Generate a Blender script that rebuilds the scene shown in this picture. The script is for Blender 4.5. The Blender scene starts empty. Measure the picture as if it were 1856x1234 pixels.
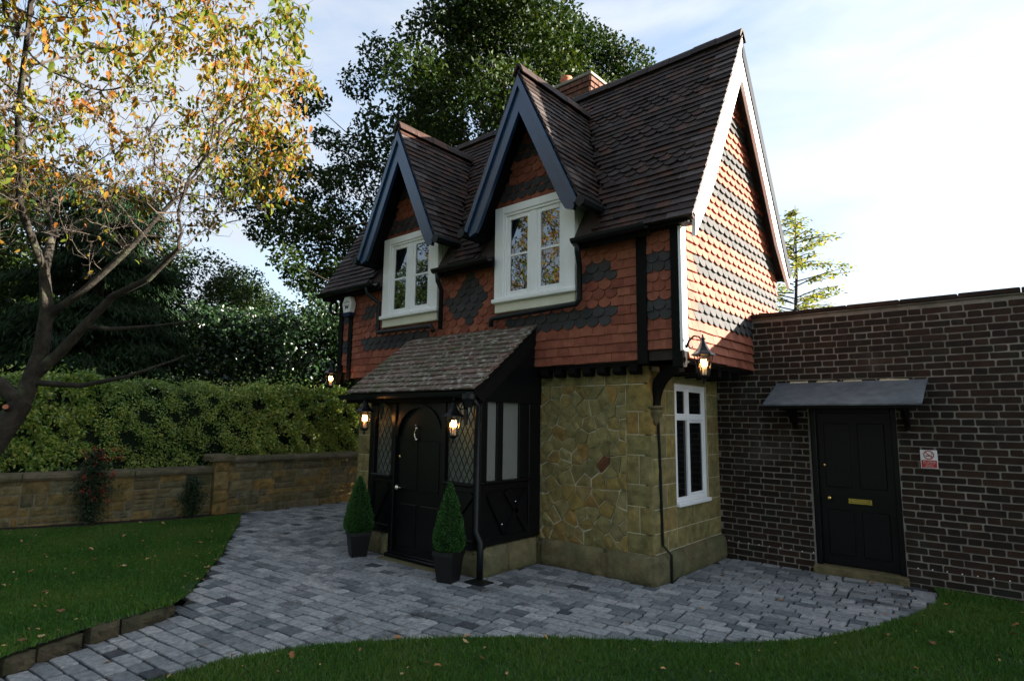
import bpy, math, random
import numpy as np
from mathutils import Vector, Matrix
random.seed(7); RNG = np.random.default_rng(7)
scene = bpy.context.scene
COL = scene.collection

# ------------------------------------------------------------------ camera, sky, sun, exposure
CAM = np.array([2.90, -5.555, 1.60])
CR = np.array([[0.7568864498613803, 0.6534194084488835, 0.012883271267317956],
               [0.07758145165175696, -0.10940480187745102, 0.9909650385789407],
               [-0.648925281042311, 0.7490485070998184, 0.1335002383357083]])   # right, up, forward
FPX = 1079.9
cam_d = bpy.data.cameras.new('camera'); cam_d.sensor_width = 36; cam_d.lens = 36 * FPX / 1856
cam_d.clip_start = .05; cam_d.clip_end = 2000
cam = bpy.data.objects.new('camera', cam_d); COL.objects.link(cam)
mw = Matrix.Identity(4)
for i in range(3):
    mw[i][0] = CR[0][i]; mw[i][1] = CR[1][i]; mw[i][2] = -CR[2][i]; mw[i][3] = CAM[i]
cam.matrix_world = mw
scene.camera = cam

SUN = Vector((1.0, 0.75, 0.32)).normalized()          # towards the sun: low, from the right and behind the house
sun_d = bpy.data.lights.new('sun', 'SUN'); sun_d.energy = 3.5; sun_d.angle = math.radians(.55); sun_d.color = (1, .91, .79)
sun = bpy.data.objects.new('sun', sun_d); COL.objects.link(sun)
sun.rotation_euler = SUN.to_track_quat('Z', 'Y').to_euler(); sun.location = (20, 5, 12)

world = bpy.data.worlds.new('World'); scene.world = world; world.use_nodes = True
wt = world.node_tree; wn = wt.nodes; wl = wt.links; wn.clear()
sky = wn.new('ShaderNodeTexSky'); sky.sky_type = 'NISHITA'; sky.sun_disc = False
sky.sun_elevation = math.asin(SUN.z); sky.sun_rotation = math.atan2(SUN.x, SUN.y)
sky.air_density = 1.0; sky.dust_density = 1.2; sky.ozone_density = 1.5
tc = wn.new('ShaderNodeTexCoord')
mp = wn.new('ShaderNodeMapping'); mp.inputs['Scale'].default_value = (1.1, 1.6, 4.2); mp.inputs['Rotation'].default_value = (.12, -.2, .5)
nz = wn.new('ShaderNodeTexNoise'); nz.inputs['Scale'].default_value = 1.7; nz.inputs['Detail'].default_value = 7; nz.inputs['Roughness'].default_value = .56
nz.inputs['Distortion'].default_value = .35
cr = wn.new('ShaderNodeValToRGB'); cr.color_ramp.elements[0].position = .34; cr.color_ramp.elements[1].position = .60
cr.color_ramp.elements[0].color = (0.28, 0.28, 0.28, 1); cr.color_ramp.elements[1].color = (.9, .9, .9, 1)
# clouds are brighter towards the sun, as thin cloud is
dt = wn.new('ShaderNodeVectorMath'); dt.operation = 'DOT_PRODUCT'; dt.inputs[1].default_value = SUN[:]
nrm_ = wn.new('ShaderNodeVectorMath'); nrm_.operation = 'NORMALIZE'
wl.new(tc.outputs['Generated'], nrm_.inputs[0]); wl.new(nrm_.outputs[0], dt.inputs[0])
h1 = wn.new('ShaderNodeMath'); h1.operation = 'MULTIPLY_ADD'; h1.inputs[1].default_value = .5; h1.inputs[2].default_value = .5
h2 = wn.new('ShaderNodeMath'); h2.operation = 'POWER'; h2.inputs[1].default_value = 2.
h3 = wn.new('ShaderNodeMath'); h3.operation = 'MULTIPLY_ADD'; h3.inputs[1].default_value = 1.4; h3.inputs[2].default_value = 1.9
wl.new(dt.outputs['Value'], h1.inputs[0]); wl.new(h1.outputs[0], h2.inputs[0]); wl.new(h2.outputs[0], h3.inputs[0])
cc_ = wn.new('ShaderNodeMixRGB'); cc_.blend_type = 'MULTIPLY'; cc_.inputs['Fac'].default_value = 1; cc_.inputs['Color1'].default_value = (.93, .985, 1.07, 1)
wl.new(h3.outputs[0], cc_.inputs['Color2'])
mix = wn.new('ShaderNodeMixRGB')
bg = wn.new('ShaderNodeBackground'); bg.inputs['Strength'].default_value = .05
wo = wn.new('ShaderNodeOutputWorld')
wl.new(tc.outputs['Generated'], mp.inputs['Vector']); wl.new(mp.outputs['Vector'], nz.inputs['Vector'])
wl.new(nz.outputs['Fac'], cr.inputs['Fac']); wl.new(cr.outputs['Color'], mix.inputs['Fac'])
wl.new(sky.outputs['Color'], mix.inputs['Color1']); wl.new(cc_.outputs['Color'], mix.inputs['Color2']); wl.new(mix.outputs['Color'], bg.inputs['Color'])
wl.new(bg.outputs['Background'], wo.inputs['Surface'])
vs = scene.view_settings
vs.view_transform = 'Standard'; vs.look = 'None'; vs.gamma = 1; vs.exposure = 3.1
scene.cycles.max_bounces = 6; scene.cycles.transparent_max_bounces = 8
scene.cycles.use_denoising = True
try: scene.cycles.denoiser = 'OPENIMAGEDENOISE'
except Exception: pass

# ------------------------------------------------------------------ helpers
V3 = lambda *a: np.array(a, float)
def project(P):
    """world points -> render pixels (1024 wide) and depth"""
    d = (np.asarray(P, float).reshape(-1, 3) - CAM) @ CR.T
    z = np.maximum(d[:, 2], .05)
    s = 1024 / 1856
    return np.stack([(928 + FPX * d[:, 0] / z) * s, (617 - FPX * d[:, 1] / z) * s], 1), d[:, 2]
def ray_at(px, py, t):
    """a point t metres from the camera, in the direction of a photograph pixel (used to place trees and limbs)"""
    d = np.array([(px - 928) / FPX, -(py - 617) / FPX, 1.]) @ CR
    return CAM + d / np.linalg.norm(d) * t

def material(name, cols, rough=.7, attr=True, nscale=6., namp=.35, bump=.25, bscale=60., spec=.3, metallic=0., coat=0., spots=None, big=None, bdist=.006):
    m = bpy.data.materials.new(name); m.use_nodes = True
    nt = m.node_tree; n = nt.nodes; l = nt.links
    p = n['Principled BSDF']
    p.inputs['Roughness'].default_value = rough; p.inputs['Metallic'].default_value = metallic
    p.inputs['Specular IOR Level'].default_value = spec
    if coat: p.inputs['Coat Weight'].default_value = coat; p.inputs['Coat Roughness'].default_value = .08
    co = n.new('ShaderNodeTexCoord').outputs['Object']
    if attr and len(cols) > 1:
        a = n.new('ShaderNodeAttribute'); a.attribute_name = 'rnd'
        r = n.new('ShaderNodeValToRGB'); e = r.color_ramp.elements
        while len(e) < len(cols): e.new(.5)
        for i, c in enumerate(cols):
            e[i].position = i / (len(cols) - 1); e[i].color = (*c, 1)
        l.new(a.outputs['Fac'], r.inputs['Fac']); col = r.outputs['Color']
    elif len(cols) > 1:
        nn = n.new('ShaderNodeTexNoise'); nn.inputs['Scale'].default_value = nscale * .5; nn.inputs['Detail'].default_value = 5
        l.new(co, nn.inputs['Vector'])
        r = n.new('ShaderNodeValToRGB'); e = r.color_ramp.elements
        while len(e) < len(cols): e.new(.5)
        for i, c in enumerate(cols):
            e[i].position = .3 + .4 * i / (len(cols) - 1); e[i].color = (*c, 1)
        l.new(nn.outputs['Fac'], r.inputs['Fac']); col = r.outputs['Color']
    else:
        rg = n.new('ShaderNodeRGB'); rg.outputs[0].default_value = (*cols[0], 1); col = rg.outputs[0]
    if namp:
        nn = n.new('ShaderNodeTexNoise'); nn.inputs['Scale'].default_value = nscale; nn.inputs['Detail'].default_value = 8; nn.inputs['Roughness'].default_value = .65
        l.new(co, nn.inputs['Vector'])
        mr = n.new('ShaderNodeMapRange'); mr.inputs['From Min'].default_value = .3; mr.inputs['From Max'].default_value = .7
        mr.inputs['To Min'].default_value = 1 - namp; mr.inputs['To Max'].default_value = 1 + namp * .6
        l.new(nn.outputs['Fac'], mr.inputs['Value'])
        mx = n.new('ShaderNodeMixRGB'); mx.blend_type = 'MULTIPLY'; mx.inputs['Fac'].default_value = 1
        l.new(col, mx.inputs['Color1']); l.new(mr.outputs['Result'], mx.inputs['Color2']); col = mx.outputs['Color']
    for sp in (spots or []):          # (colour, noise scale, threshold, width)
        nn = n.new('ShaderNodeTexNoise'); nn.inputs['Scale'].default_value = sp[1]; nn.inputs['Detail'].default_value = 6; nn.inputs['Roughness'].default_value = .6
        ad = n.new('ShaderNodeVectorMath'); ad.inputs[1].default_value = (sp[1] * .37, 3.1, sp[2] * 9)
        l.new(co, ad.inputs[0]); l.new(ad.outputs[0], nn.inputs['Vector'])
        mr = n.new('ShaderNodeMapRange'); mr.inputs['From Min'].default_value = sp[2]; mr.inputs['From Max'].default_value = sp[2] + sp[3]
        mr.inputs['To Max'].default_value = sp[4] if len(sp) > 4 else 1
        l.new(nn.outputs['Fac'], mr.inputs['Value'])
        mx = n.new('ShaderNodeMixRGB'); mx.inputs['Color2'].default_value = (*sp[0], 1)
        l.new(mr.outputs['Result'], mx.inputs['Fac']); l.new(col, mx.inputs['Color1']); col = mx.outputs['Color']
    l.new(col, p.inputs['Base Color'])
    if bump:
        nb = n.new('ShaderNodeTexNoise'); nb.inputs['Scale'].default_value = bscale; nb.inputs['Detail'].default_value = 9; nb.inputs['Roughness'].default_value = .7
        l.new(co, nb.inputs['Vector'])
        bp = n.new('ShaderNodeBump'); bp.inputs['Strength'].default_value = bump; bp.inputs['Distance'].default_value = bdist
        l.new(nb.outputs['Fac'], bp.inputs['Height']); l.new(bp.outputs['Normal'], p.inputs['Normal'])
    return m
def leaf_material(name, cols, trans=.35, rough=.45, spec=.35):
    m = bpy.data.materials.new(name); m.use_nodes = True
    nt = m.node_tree; n = nt.nodes; l = nt.links
    p = n['Principled BSDF']; p.inputs['Roughness'].default_value = rough; p.inputs['Specular IOR Level'].default_value = spec
    a = n.new('ShaderNodeAttribute'); a.attribute_name = 'rnd'
    r = n.new('ShaderNodeValToRGB'); e = r.color_ramp.elements
    while len(e) < len(cols): e.new(.5)
    for i, c in enumerate(cols):
        e[i].position = i / (len(cols) - 1); e[i].color = (*c, 1)
    l.new(a.outputs['Fac'], r.inputs['Fac'])
    l.new(r.outputs['Color'], p.inputs['Base Color'])
    t = n.new('ShaderNodeBsdfTranslucent')
    g = n.new('ShaderNodeMixRGB'); g.blend_type = 'MULTIPLY'; g.inputs['Fac'].default_value = 1; g.inputs['Color2'].default_value = (1.5, 1.35, .7, 1)
    l.new(r.outputs['Color'], g.inputs['Color1']); l.new(g.outputs['Color'], t.inputs['Color'])
    ms = n.new('ShaderNodeMixShader'); ms.inputs['Fac'].default_value = trans
    l.new(p.outputs[0], ms.inputs[1]); l.new(t.outputs[0], ms.inputs[2]); l.new(ms.outputs[0], n['Material Output'].inputs['Surface'])
    return m
def emit_material(name, col, strength):
    m = bpy.data.materials.new(name); m.use_nodes = True
    p = m.node_tree.nodes['Principled BSDF']
    p.inputs['Base Color'].default_value = (*col, 1); p.inputs['Emission Color'].default_value = (*col, 1); p.inputs['Emission Strength'].default_value = strength
    return m
def glass_material(name, col, rough=.03, ior=1.9, bump=0.):
    m = bpy.data.materials.new(name); m.use_nodes = True
    nt = m.node_tree; p = nt.nodes['Principled BSDF']
    p.inputs['Base Color'].default_value = (*col, 1); p.inputs['Roughness'].default_value = rough; p.inputs['IOR'].default_value = ior
    if bump:
        nb = nt.nodes.new('ShaderNodeTexNoise'); nb.inputs['Scale'].default_value = bump; nb.inputs['Detail'].default_value = 2
        co = nt.nodes.new('ShaderNodeTexCoord'); nt.links.new(co.outputs['Object'], nb.inputs['Vector'])
        b = nt.nodes.new('ShaderNodeBump'); b.inputs['Strength'].default_value = .5 if bump > 20 else .04; b.inputs['Distance'].default_value = .01
        nt.links.new(nb.outputs['Fac'], b.inputs['Height']); nt.links.new(b.outputs['Normal'], p.inputs['Normal'])
    return m
def clear_glass(name, tint=(1, 1, 1)):
    m = bpy.data.materials.new(name); m.use_nodes = True
    nt = m.node_tree; n = nt.nodes; l = nt.links
    t = n.new('ShaderNodeBsdfTransparent'); t.inputs['Color'].default_value = (*tint, 1)
    g = n.new('ShaderNodeBsdfGlossy'); g.inputs['Roughness'].default_value = .05
    ms = n.new('ShaderNodeMixShader'); ms.inputs['Fac'].default_value = .1
    l.new(t.outputs[0], ms.inputs[1]); l.new(g.outputs[0], ms.inputs[2]); l.new(ms.outputs[0], n['Material Output'].inputs['Surface'])
    return m

MAT = dict(
    tile_red=material('red_clay_tile', [(0.1802, 0.05237, 0.02993), (0.2457, 0.07405, 0.0419), (0.2948, 0.09933, 0.05486), (0.2211, 0.0614, 0.03591)], .75, nscale=14, namp=.35, bump=.25, bscale=90),
    tile_dark=material('dark_clay_tile', [(0.03132, 0.03236, 0.03341), (0.05011, 0.04907, 0.04802), (0.04176, 0.03758, 0.0355)], .75, nscale=14, namp=.35, bump=.25, bscale=90),
    roof_tile=material('weathered_roof_tile', [(.006, .0042, .0034), (.026, .014, .009), (.011, .0075, .006), (.036, .020, .014), (.016, .010, .008), (.058, .024, .014), (.024, .017, .014), (.075, .060, .056)], .65, nscale=9, namp=.5, bump=.35, bscale=70,
                       spots=[((.16, .16, .13), 26, .66, .06, .7)], spec=.22),
    porch_tile=material('lichened_roof_tile', [(0.09998, 0.06739, 0.05237), (0.1429, 0.1011, 0.07914), (0.1214, 0.09721, 0.06983), (0.1857, 0.136, 0.1164), (0.1571, 0.07776, 0.05819)], .8, nscale=9, namp=.5, bump=.4, bscale=60,
                        spots=[((.42, .43, .36), 16, .54, .09, .8), ((.10, .12, .055), 5, .52, .12, .6)]),
    underlay=material('tile_underside', [(.05, .036, .03)], .9, attr=False),
    stone=material('sandstone', [(0.222, 0.174, 0.06248), (0.2562, 0.2175, 0.0833), (0.1879, 0.1654, 0.06546), (0.2903, 0.2087, 0.05951), (0.2307, 0.2002, 0.08924), (0.2818, 0.174, 0.04761)], .9, nscale=11, namp=.5, bump=.8, bscale=34, bdist=.012,
                   spots=[((.12, .13, .06), 3.2, .52, .2, .55), ((.09, .08, .05), 22, .62, .12, .5)]),
    stone_brown=material('ironstone', [(.14, .055, .022), (.17, .07, .03)], .9, nscale=11, namp=.5, bump=.8, bscale=34, bdist=.012),
    plinth=material('weathered_plinth_stone', [(0.15, 0.1248, 0.0595), (0.1725, 0.1443, 0.07), (0.135, 0.1209, 0.063)], .92, nscale=7, namp=.5, bump=1., bscale=26, bdist=.02,
                    spots=[((.10, .115, .05), 2.6, .46, .2, .7), ((.36, .34, .29), 30, .66, .06, .6)]),
    mortar=material('lime_mortar', [(.52, .48, .34)], .95, attr=False, nscale=10, namp=.3, bump=.6, bscale=80),
    wall_stone=material('mossy_wall_stone', [(0.13, 0.1063, 0.0495), (0.221, 0.1562, 0.055), (0.0975, 0.085, 0.0462), (0.182, 0.15, 0.077), (0.273, 0.1688, 0.0495), (0.117, 0.1, 0.055), (0.208, 0.1812, 0.11)], .92, nscale=9, namp=.55, bump=1., bscale=28, bdist=.015,
                        spots=[((.07, .085, .03), 3.5, .5, .2, .7)]),
    wall_mortar=material('wall_mortar', [(.19, .17, .115)], .95, attr=False, nscale=9, namp=.4, bump=.8, bscale=50),
    coping=material('wall_coping_stone', [(0.0992, 0.0837, 0.0496), (0.124, 0.1023, 0.062), (0.0868, 0.0744, 0.0465)], .92, nscale=6, namp=.5, bump=.9, bscale=24, bdist=.015,
                    spots=[((.07, .08, .035), 3, .48, .2, .7), ((.30, .29, .25), 24, .64, .08, .5)]),
    brick=material('dark_old_brick', [(0.0175, 0.01002, 0.006026), (0.02462, 0.01301, 0.007533), (0.01422, 0.01002, 0.00678), (0.03009, 0.01501, 0.008291), (0.02078, 0.01201, 0.00678), (0.03829, 0.01903, 0.01018)], .85, nscale=13, namp=.5, bump=.7, bscale=60,
                   spots=[((.12, .11, .10), 1.6, .58, .14, .4), ((.015, .02, .012), 3.1, .56, .1, .6)]),
    brick_mortar=material('brick_mortar', [(.215, .20, .165)], .95, attr=False, nscale=4, namp=.45, bump=.6, bscale=80),
    chimney_brick=material('chimney_brick', [(0.1023, 0.0435, 0.027), (0.1302, 0.05655, 0.03375), (0.07905, 0.03697, 0.02475)], .85, nscale=13, namp=.4, bump=.5, bscale=60),
    black=material('black_gloss_paint', [(0.004, 0.0048, 0.0056)], .3, attr=False, nscale=5, namp=.3, bump=.12, bscale=45, spec=.2),
    timber=material('black_stained_timber', [(0.006, 0.006, 0.005)], .7, attr=False, nscale=12, namp=.4, bump=.35, bscale=50, spec=.1),
    barge=material('black_barge_sky_sheen', [(0.00504, 0.03036, 0.08032)], .30, attr=False, nscale=5, namp=.3, bump=.25, bscale=40, spec=.7),  # blue sheen of the sky mixed into the black paint's base colour
    white=material('white_paint', [(.86, .87, .86)], .45, attr=False, nscale=3, namp=.06, bump=.06, bscale=30, spec=.4),
    cream=material('cream_paint', [(.70, .68, .55)], .5, attr=False, nscale=3, namp=.1, bump=.08, bscale=30),
    glass=glass_material('window_glass', (.006, .007, .008), .015, 2.3, 2.2),
    dark_glass=glass_material('dark_window_glass', (.005, .006, .006), .03, 1.45, 2.),
    frosted=glass_material('frosted_glass', (.17, .18, .16), .25, 1.5, 55.),
    leaded=glass_material('leaded_glass', (.09, .105, .09), .1, 1.6, 6.),
    lead=material('lead_came', [(.02, .02, .021)], .5, attr=False, namp=.2, bump=0, spec=.5),
    pipe=material('black_iron_pipe', [(0.0072, 0.0096, 0.0102)], .4, attr=False, nscale=8, namp=.3, bump=.1, bscale=50, spec=.25),
    sett=material('granite_sett', [(0.0918, 0.108, 0.1166), (0.1836, 0.1998, 0.2052), (0.2808, 0.297, 0.297), (0.1404, 0.1566, 0.1642), (0.3348, 0.3456, 0.3402), (0.216, 0.2322, 0.2376), (0.0486, 0.05616, 0.06264)], .75, nscale=22, namp=.5, bump=.9, bscale=55, bdist=.008,
                  spots=[((.025, .03, .032), 2.1, .60, .07, .7), ((.2, .21, .21), 70, .66, .06, .45)]),
    grout=material('paving_joint_sand', [(.018, .02, .02), (.032, .034, .03)], .95, attr=False, nscale=12, namp=.5, bump=.6, bscale=60),
    kerb=material('kerb_stone', [(0.0714, 0.0588, 0.0336), (0.0924, 0.07448, 0.04368), (0.0588, 0.05096, 0.03024)], .95, nscale=8, namp=.6, bump=1., bscale=26, bdist=.02, spots=[((.035, .045, .018), 4, .48, .2, .8)]),
    soil=material('dark_soil', [(.018, .013, .010), (.03, .022, .016)], .98, attr=False, nscale=18, namp=.5, bump=1., bscale=40, bdist=.02),
    lawn=material('lawn_turf', [(.012, .032, .008), (.022, .05, .012)], .95, attr=False, nscale=5, namp=.4, bump=.6, bscale=60),
    grass=leaf_material('grass_blade', [(0.0243, 0.0854, 0.00792), (0.0405, 0.122, 0.01188), (0.06076, 0.1464, 0.01782), (0.0945, 0.1464, 0.02475), (.13, .15, .045)], .25, .55, .3),
    brass=material('polished_brass', [(.75, .52, .16)], .18, attr=False, namp=.15, bump=0, metallic=1.),
    steel=material('polished_nickel', [(.75, .70, .58)], .15, attr=False, namp=.1, bump=0, metallic=1.),
    felt=material('grey_lead_sheet', [(.075, .095, .108), (.10, .122, .135)], .55, attr=False, nscale=9, namp=.35, bump=.35, bscale=120),
    terracotta=material('terracotta', [(.36, .13, .07)], .75, attr=False, nscale=9, namp=.3, bump=.2),
    bark=material('tree_bark', [(0.022, 0.018, 0.014), (0.04, 0.034, 0.026)], .9, attr=False, nscale=14, namp=.5, bump=1., bscale=30, bdist=.02, spots=[((.10, .12, .06), 6, .56, .15, .5)]),
    twig=material('twig_bark', [(0.036, 0.027, 0.021), (0.072, 0.057, 0.045)], .85, attr=False, nscale=10, namp=.4, bump=.3),
    pot=material('black_planter', [(0.005, 0.005, 0.0055)], .45, attr=False, nscale=8, namp=.3, bump=.15, bscale=60, spec=.4),
    bulb=emit_material('lit_bulb', (1, .45, .13), 4.5),
    candle=material('candle_sleeve', [(.7, .62, .48)], .6, attr=False, namp=.1, bump=0),
    lantern_glass=clear_glass('lantern_glass', (.93, .93, .9)),
    sign_white=material('sign_white', [(.78, .78, .76)], .4, attr=False, namp=.05, bump=0),
    sign_red=material('sign_red', [(.42, .035, .03)], .4, attr=False, namp=.05, bump=0),
    sign_black=material('sign_black', [(.012, .012, .014)], .5, attr=False, namp=0, bump=0),
    navy=material('navy_plastic', [(.012, .022, .06)], .35, attr=False, namp=.05, bump=0),
    leaf_oak=leaf_material('oak_leaf', [(0.00747, 0.01972, 0.002731), (0.01387, 0.03057, 0.004099), (0.02401, 0.04192, 0.005464), (0.04001, 0.05423, 0.007517)], .25, .5, .15),
    leaf_dark=leaf_material('laurel_leaf', [(0.0075, 0.0225, 0.0075), (0.0135, 0.0345, 0.0105), (0.0225, 0.0465, 0.0135)], .18, .35, .45),
    leaf_con=leaf_material('conifer_spray', [(0.00576, 0.01728, 0.00648), (0.01008, 0.02592, 0.00864), (0.018, 0.036, 0.01008)], .12, .6, .12),
    leaf_hedge=leaf_material('hedge_leaf', [(0.09914, 0.1853, 0.03627), (0.1819, 0.3089, 0.05699), (0.3139, 0.4015, 0.0829), (0.5289, 0.525, 0.1425), (0.1322, 0.2316, 0.04663)], .3, .3, .6),  # leaf colours raised to stand in for light on the shaded hedge
    leaf_box=leaf_material('box_leaf', [(0.018, 0.075, 0.012), (0.033, 0.1125, 0.018), (0.06, 0.165, 0.03)], .2, .4),
    leaf_cherry=leaf_material('autumn_cherry_leaf', [(0.05362, 0.08415, 0.0108), (0.08288, 0.1139, 0.0144), (0.117, 0.1337, 0.018), (0.1658, 0.1485, 0.0216), (0.2145, 0.1287, 0.02016), (0.2145, 0.0693, 0.0144), (0.078, 0.1089, 0.0144)], .38, .6, .08),
    leaf_beech=leaf_material('young_beech_leaf', [(.10, .15, .03), (.18, .22, .04), (.28, .24, .05)], .45, .45),
    leaf_dead=leaf_material('fallen_leaf', [(.22, .09, .03), (.33, .15, .05), (.45, .28, .12), (.16, .07, .03), (.5, .36, .18)], .15, .7),
    leaf_fire=leaf_material('firethorn_leaf', [(0.008, 0.0256, 0.0096), (0.016, 0.04, 0.0128), (0.024, 0.048, 0.016)], .2, .4),
    berry=material('red_berry', [(.22, .012, .01), (.30, .025, .012)], .35, namp=.1, bump=0, spec=.5),
)

def wloc(o):
    v = Vector((0, 0, 0))
    while o is not None:
        v += o.location; o = o.parent
    return v
def link(o, parent=None, world_coords=True):
    COL.objects.link(o)
    if parent is not None:
        o.parent = parent
        if world_coords: o.location = -wloc(parent)
    return o
def mesh_data(name, verts, faces, rnd=None, mat_idx=None, smooth=False):
    me = bpy.data.meshes.new(name)
    me.from_pydata([tuple(map(float, v)) for v in verts], [], faces)
    if rnd is not None:
        a = me.attributes.new('rnd', 'FLOAT', 'POINT')
        r = np.full(len(verts), rnd, np.float32) if np.isscalar(rnd) else np.asarray(rnd, np.float32)
        a.data.foreach_set('value', r)
    if mat_idx is not None: me.polygons.foreach_set('material_index', np.asarray(mat_idx, np.int32))
    if smooth: me.polygons.foreach_set('use_smooth', np.ones(len(me.polygons), bool))
    me.update()
    return me
def add(name, geo, mat, parent=None, smooth=False, world_coords=True, rnd=None):
    v, f = geo
    if isinstance(mat, str): mat = MAT[mat]
    me = mesh_data(name, v, f, rnd, smooth=smooth); me.materials.append(mat)
    return link(bpy.data.objects.new(name, me), parent, world_coords)
def tag(o, label=None, cat=None, group=None, kind=None):
    if label: o['label'] = label
    if cat: o['category'] = cat
    if group: o['group'] = group
    if kind: o['kind'] = kind
    return o
def thing(name, label, cat, loc=(0, 0, 0), group=None):
    o = bpy.data.objects.new(name, None); o.location = loc; o.empty_display_size = .2; COL.objects.link(o)
    return tag(o, label, cat, group)
def copy_tree(o, parent=None):
    c = o.copy(); COL.objects.link(c); c.parent = parent
    for ch in list(o.children): copy_tree(ch, c)
    return c

def box(x0, x1, y0, y1, z0, z1):
    v = [(x0, y0, z0), (x1, y0, z0), (x1, y1, z0), (x0, y1, z0), (x0, y0, z1), (x1, y0, z1), (x1, y1, z1), (x0, y1, z1)]
    return v, [(0, 3, 2, 1), (4, 5, 6, 7), (0, 1, 5, 4), (1, 2, 6, 5), (2, 3, 7, 6), (3, 0, 4, 7)]
def bbox(x0, x1, y0, y1, z0, z1, b=.006):
    """box with chamfered edges"""
    vs_ = []; xs = (x0, x1); ys = (y0, y1); zs = (z0, z1); idx = {}
    b = min(b, abs(x1 - x0) * .3, abs(y1 - y0) * .3, abs(z1 - z0) * .3)
    for i in (0, 1):
        for j in (0, 1):
            for k in (0, 1):
                for a in range(3):
                    p = [xs[i], ys[j], zs[k]]
                    for q, s in ((0, i), (1, j), (2, k)):
                        if q != a: p[q] += b if s == 0 else -b
                    idx[(i, j, k, a)] = len(vs_); vs_.append(tuple(p))
    f = []
    for a in range(3):
        o1, o2 = [q for q in range(3) if q != a]
        for s in (0, 1):
            q = []
            for (m, n_) in ((0, 0), (1, 0), (1, 1), (0, 1)):
                t = [0, 0, 0]; t[a] = s; t[o1] = m; t[o2] = n_; q.append(idx[(t[0], t[1], t[2], a)])
            f.append(tuple(q))
    for a in range(3):      # edges along axis a
        o1, o2 = [q for q in range(3) if q != a]
        for m in (0, 1):
            for n_ in (0, 1):
                q = []
                for (s, w) in ((0, o1), (1, o1), (1, o2), (0, o2)):
                    t = [0, 0, 0]; t[a] = s; t[o1] = m; t[o2] = n_; q.append(idx[(t[0], t[1], t[2], w)])
                f.append(tuple(q))
    for i in (0, 1):
        for j in (0, 1):
            for k in (0, 1): f.append(tuple(idx[(i, j, k, a)] for a in range(3)))
    return vs_, f
def join(*geos):
    v = []; f = []
    for g in geos:
        o = len(v); v += list(g[0]); f += [tuple(i + o for i in q) for q in g[1]]
    return v, f
def obox(p0, p1, w, t, side):
    """bar from p0 to p1; w = width along `side`, t = thickness along the third axis"""
    p0 = np.array(p0, float); p1 = np.array(p1, float); d = p1 - p0; d /= np.linalg.norm(d)
    s = np.array(side, float); s -= d * (s @ d); s /= np.linalg.norm(s); n = np.cross(d, s)
    v = []
    for p in (p0, p1):
        for a, b in ((-1, -1), (1, -1), (1, 1), (-1, 1)): v.append(p + s * a * w / 2 + n * b * t / 2)
    return v, [(0, 3, 2, 1), (4, 5, 6, 7), (0, 1, 5, 4), (1, 2, 6, 5), (2, 3, 7, 6), (3, 0, 4, 7)]
def prism(poly, d):
    """polygon (3-D points) extruded by vector d"""
    n = len(poly); v = [tuple(p) for p in poly] + [tuple(np.array(p, float) + d) for p in poly]
    return v, [tuple(range(n))[::-1], tuple(range(n, 2 * n))] + [(i, (i + 1) % n, n + (i + 1) % n, n + i) for i in range(n)]
def tube(path, radii, sides=6, cap=True):
    path = [np.array(p, float) for p in path]; n = len(path)
    if np.isscalar(radii): radii = [radii] * n
    v = []; f = []; ref = None
    for i, p in enumerate(path):
        d = path[min(i + 1, n - 1)] - path[max(i - 1, 0)]; d = d / (np.linalg.norm(d) + 1e-9)
        if ref is None: ref = np.array([0, 0, 1.]) if abs(d[2]) < .9 else np.array([1., 0, 0])
        a = np.cross(d, ref); a /= np.linalg.norm(a) + 1e-9; b = np.cross(d, a); ref = np.cross(a, d) if np.linalg.norm(np.cross(a, d)) > .1 else ref
        for k in range(sides):
            t = 2 * math.pi * k / sides; v.append(p + (a * math.cos(t) + b * math.sin(t)) * radii[i])
    for i in range(n - 1):
        for k in range(sides):
            k2 = (k + 1) % sides; f.append((i * sides + k, i * sides + k2, (i + 1) * sides + k2, (i + 1) * sides + k))
    if cap: f.append(tuple(range(sides))[::-1]); f.append(tuple(range((n - 1) * sides, n * sides)))
    return v, f
def lathe(profile, c=(0, 0, 0), n=14, ang0=0):
    """profile [(r, z)] turned about z"""
    v = []; f = []
    for r, z in profile:
        for k in range(n):
            t = ang0 + 2 * math.pi * k / n; v.append((c[0] + r * math.cos(t), c[1] + r * math.sin(t), c[2] + z))
    for i in range(len(profile) - 1):
        for k in range(n):
            k2 = (k + 1) % n; f.append((i * n + k, i * n + k2, (i + 1) * n + k2, (i + 1) * n + k))
    f.append(tuple(range(n))[::-1]); f.append(tuple(range((len(profile) - 1) * n, len(profile) * n)))
    return v, f
def ball(c, r, n=8, sc=(1, 1, 1)):
    prof = [(r * math.sin(math.pi * i / 6), -r * math.cos(math.pi * i / 6)) for i in range(7)]
    prof[0] = (r * .05, -r); prof[-1] = (r * .05, r)
    v, f = lathe(prof, (0, 0, 0), n)
    return [(c[0] + a * sc[0], c[1] + b * sc[1], c[2] + z * sc[2]) for a, b, z in v], f

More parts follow.
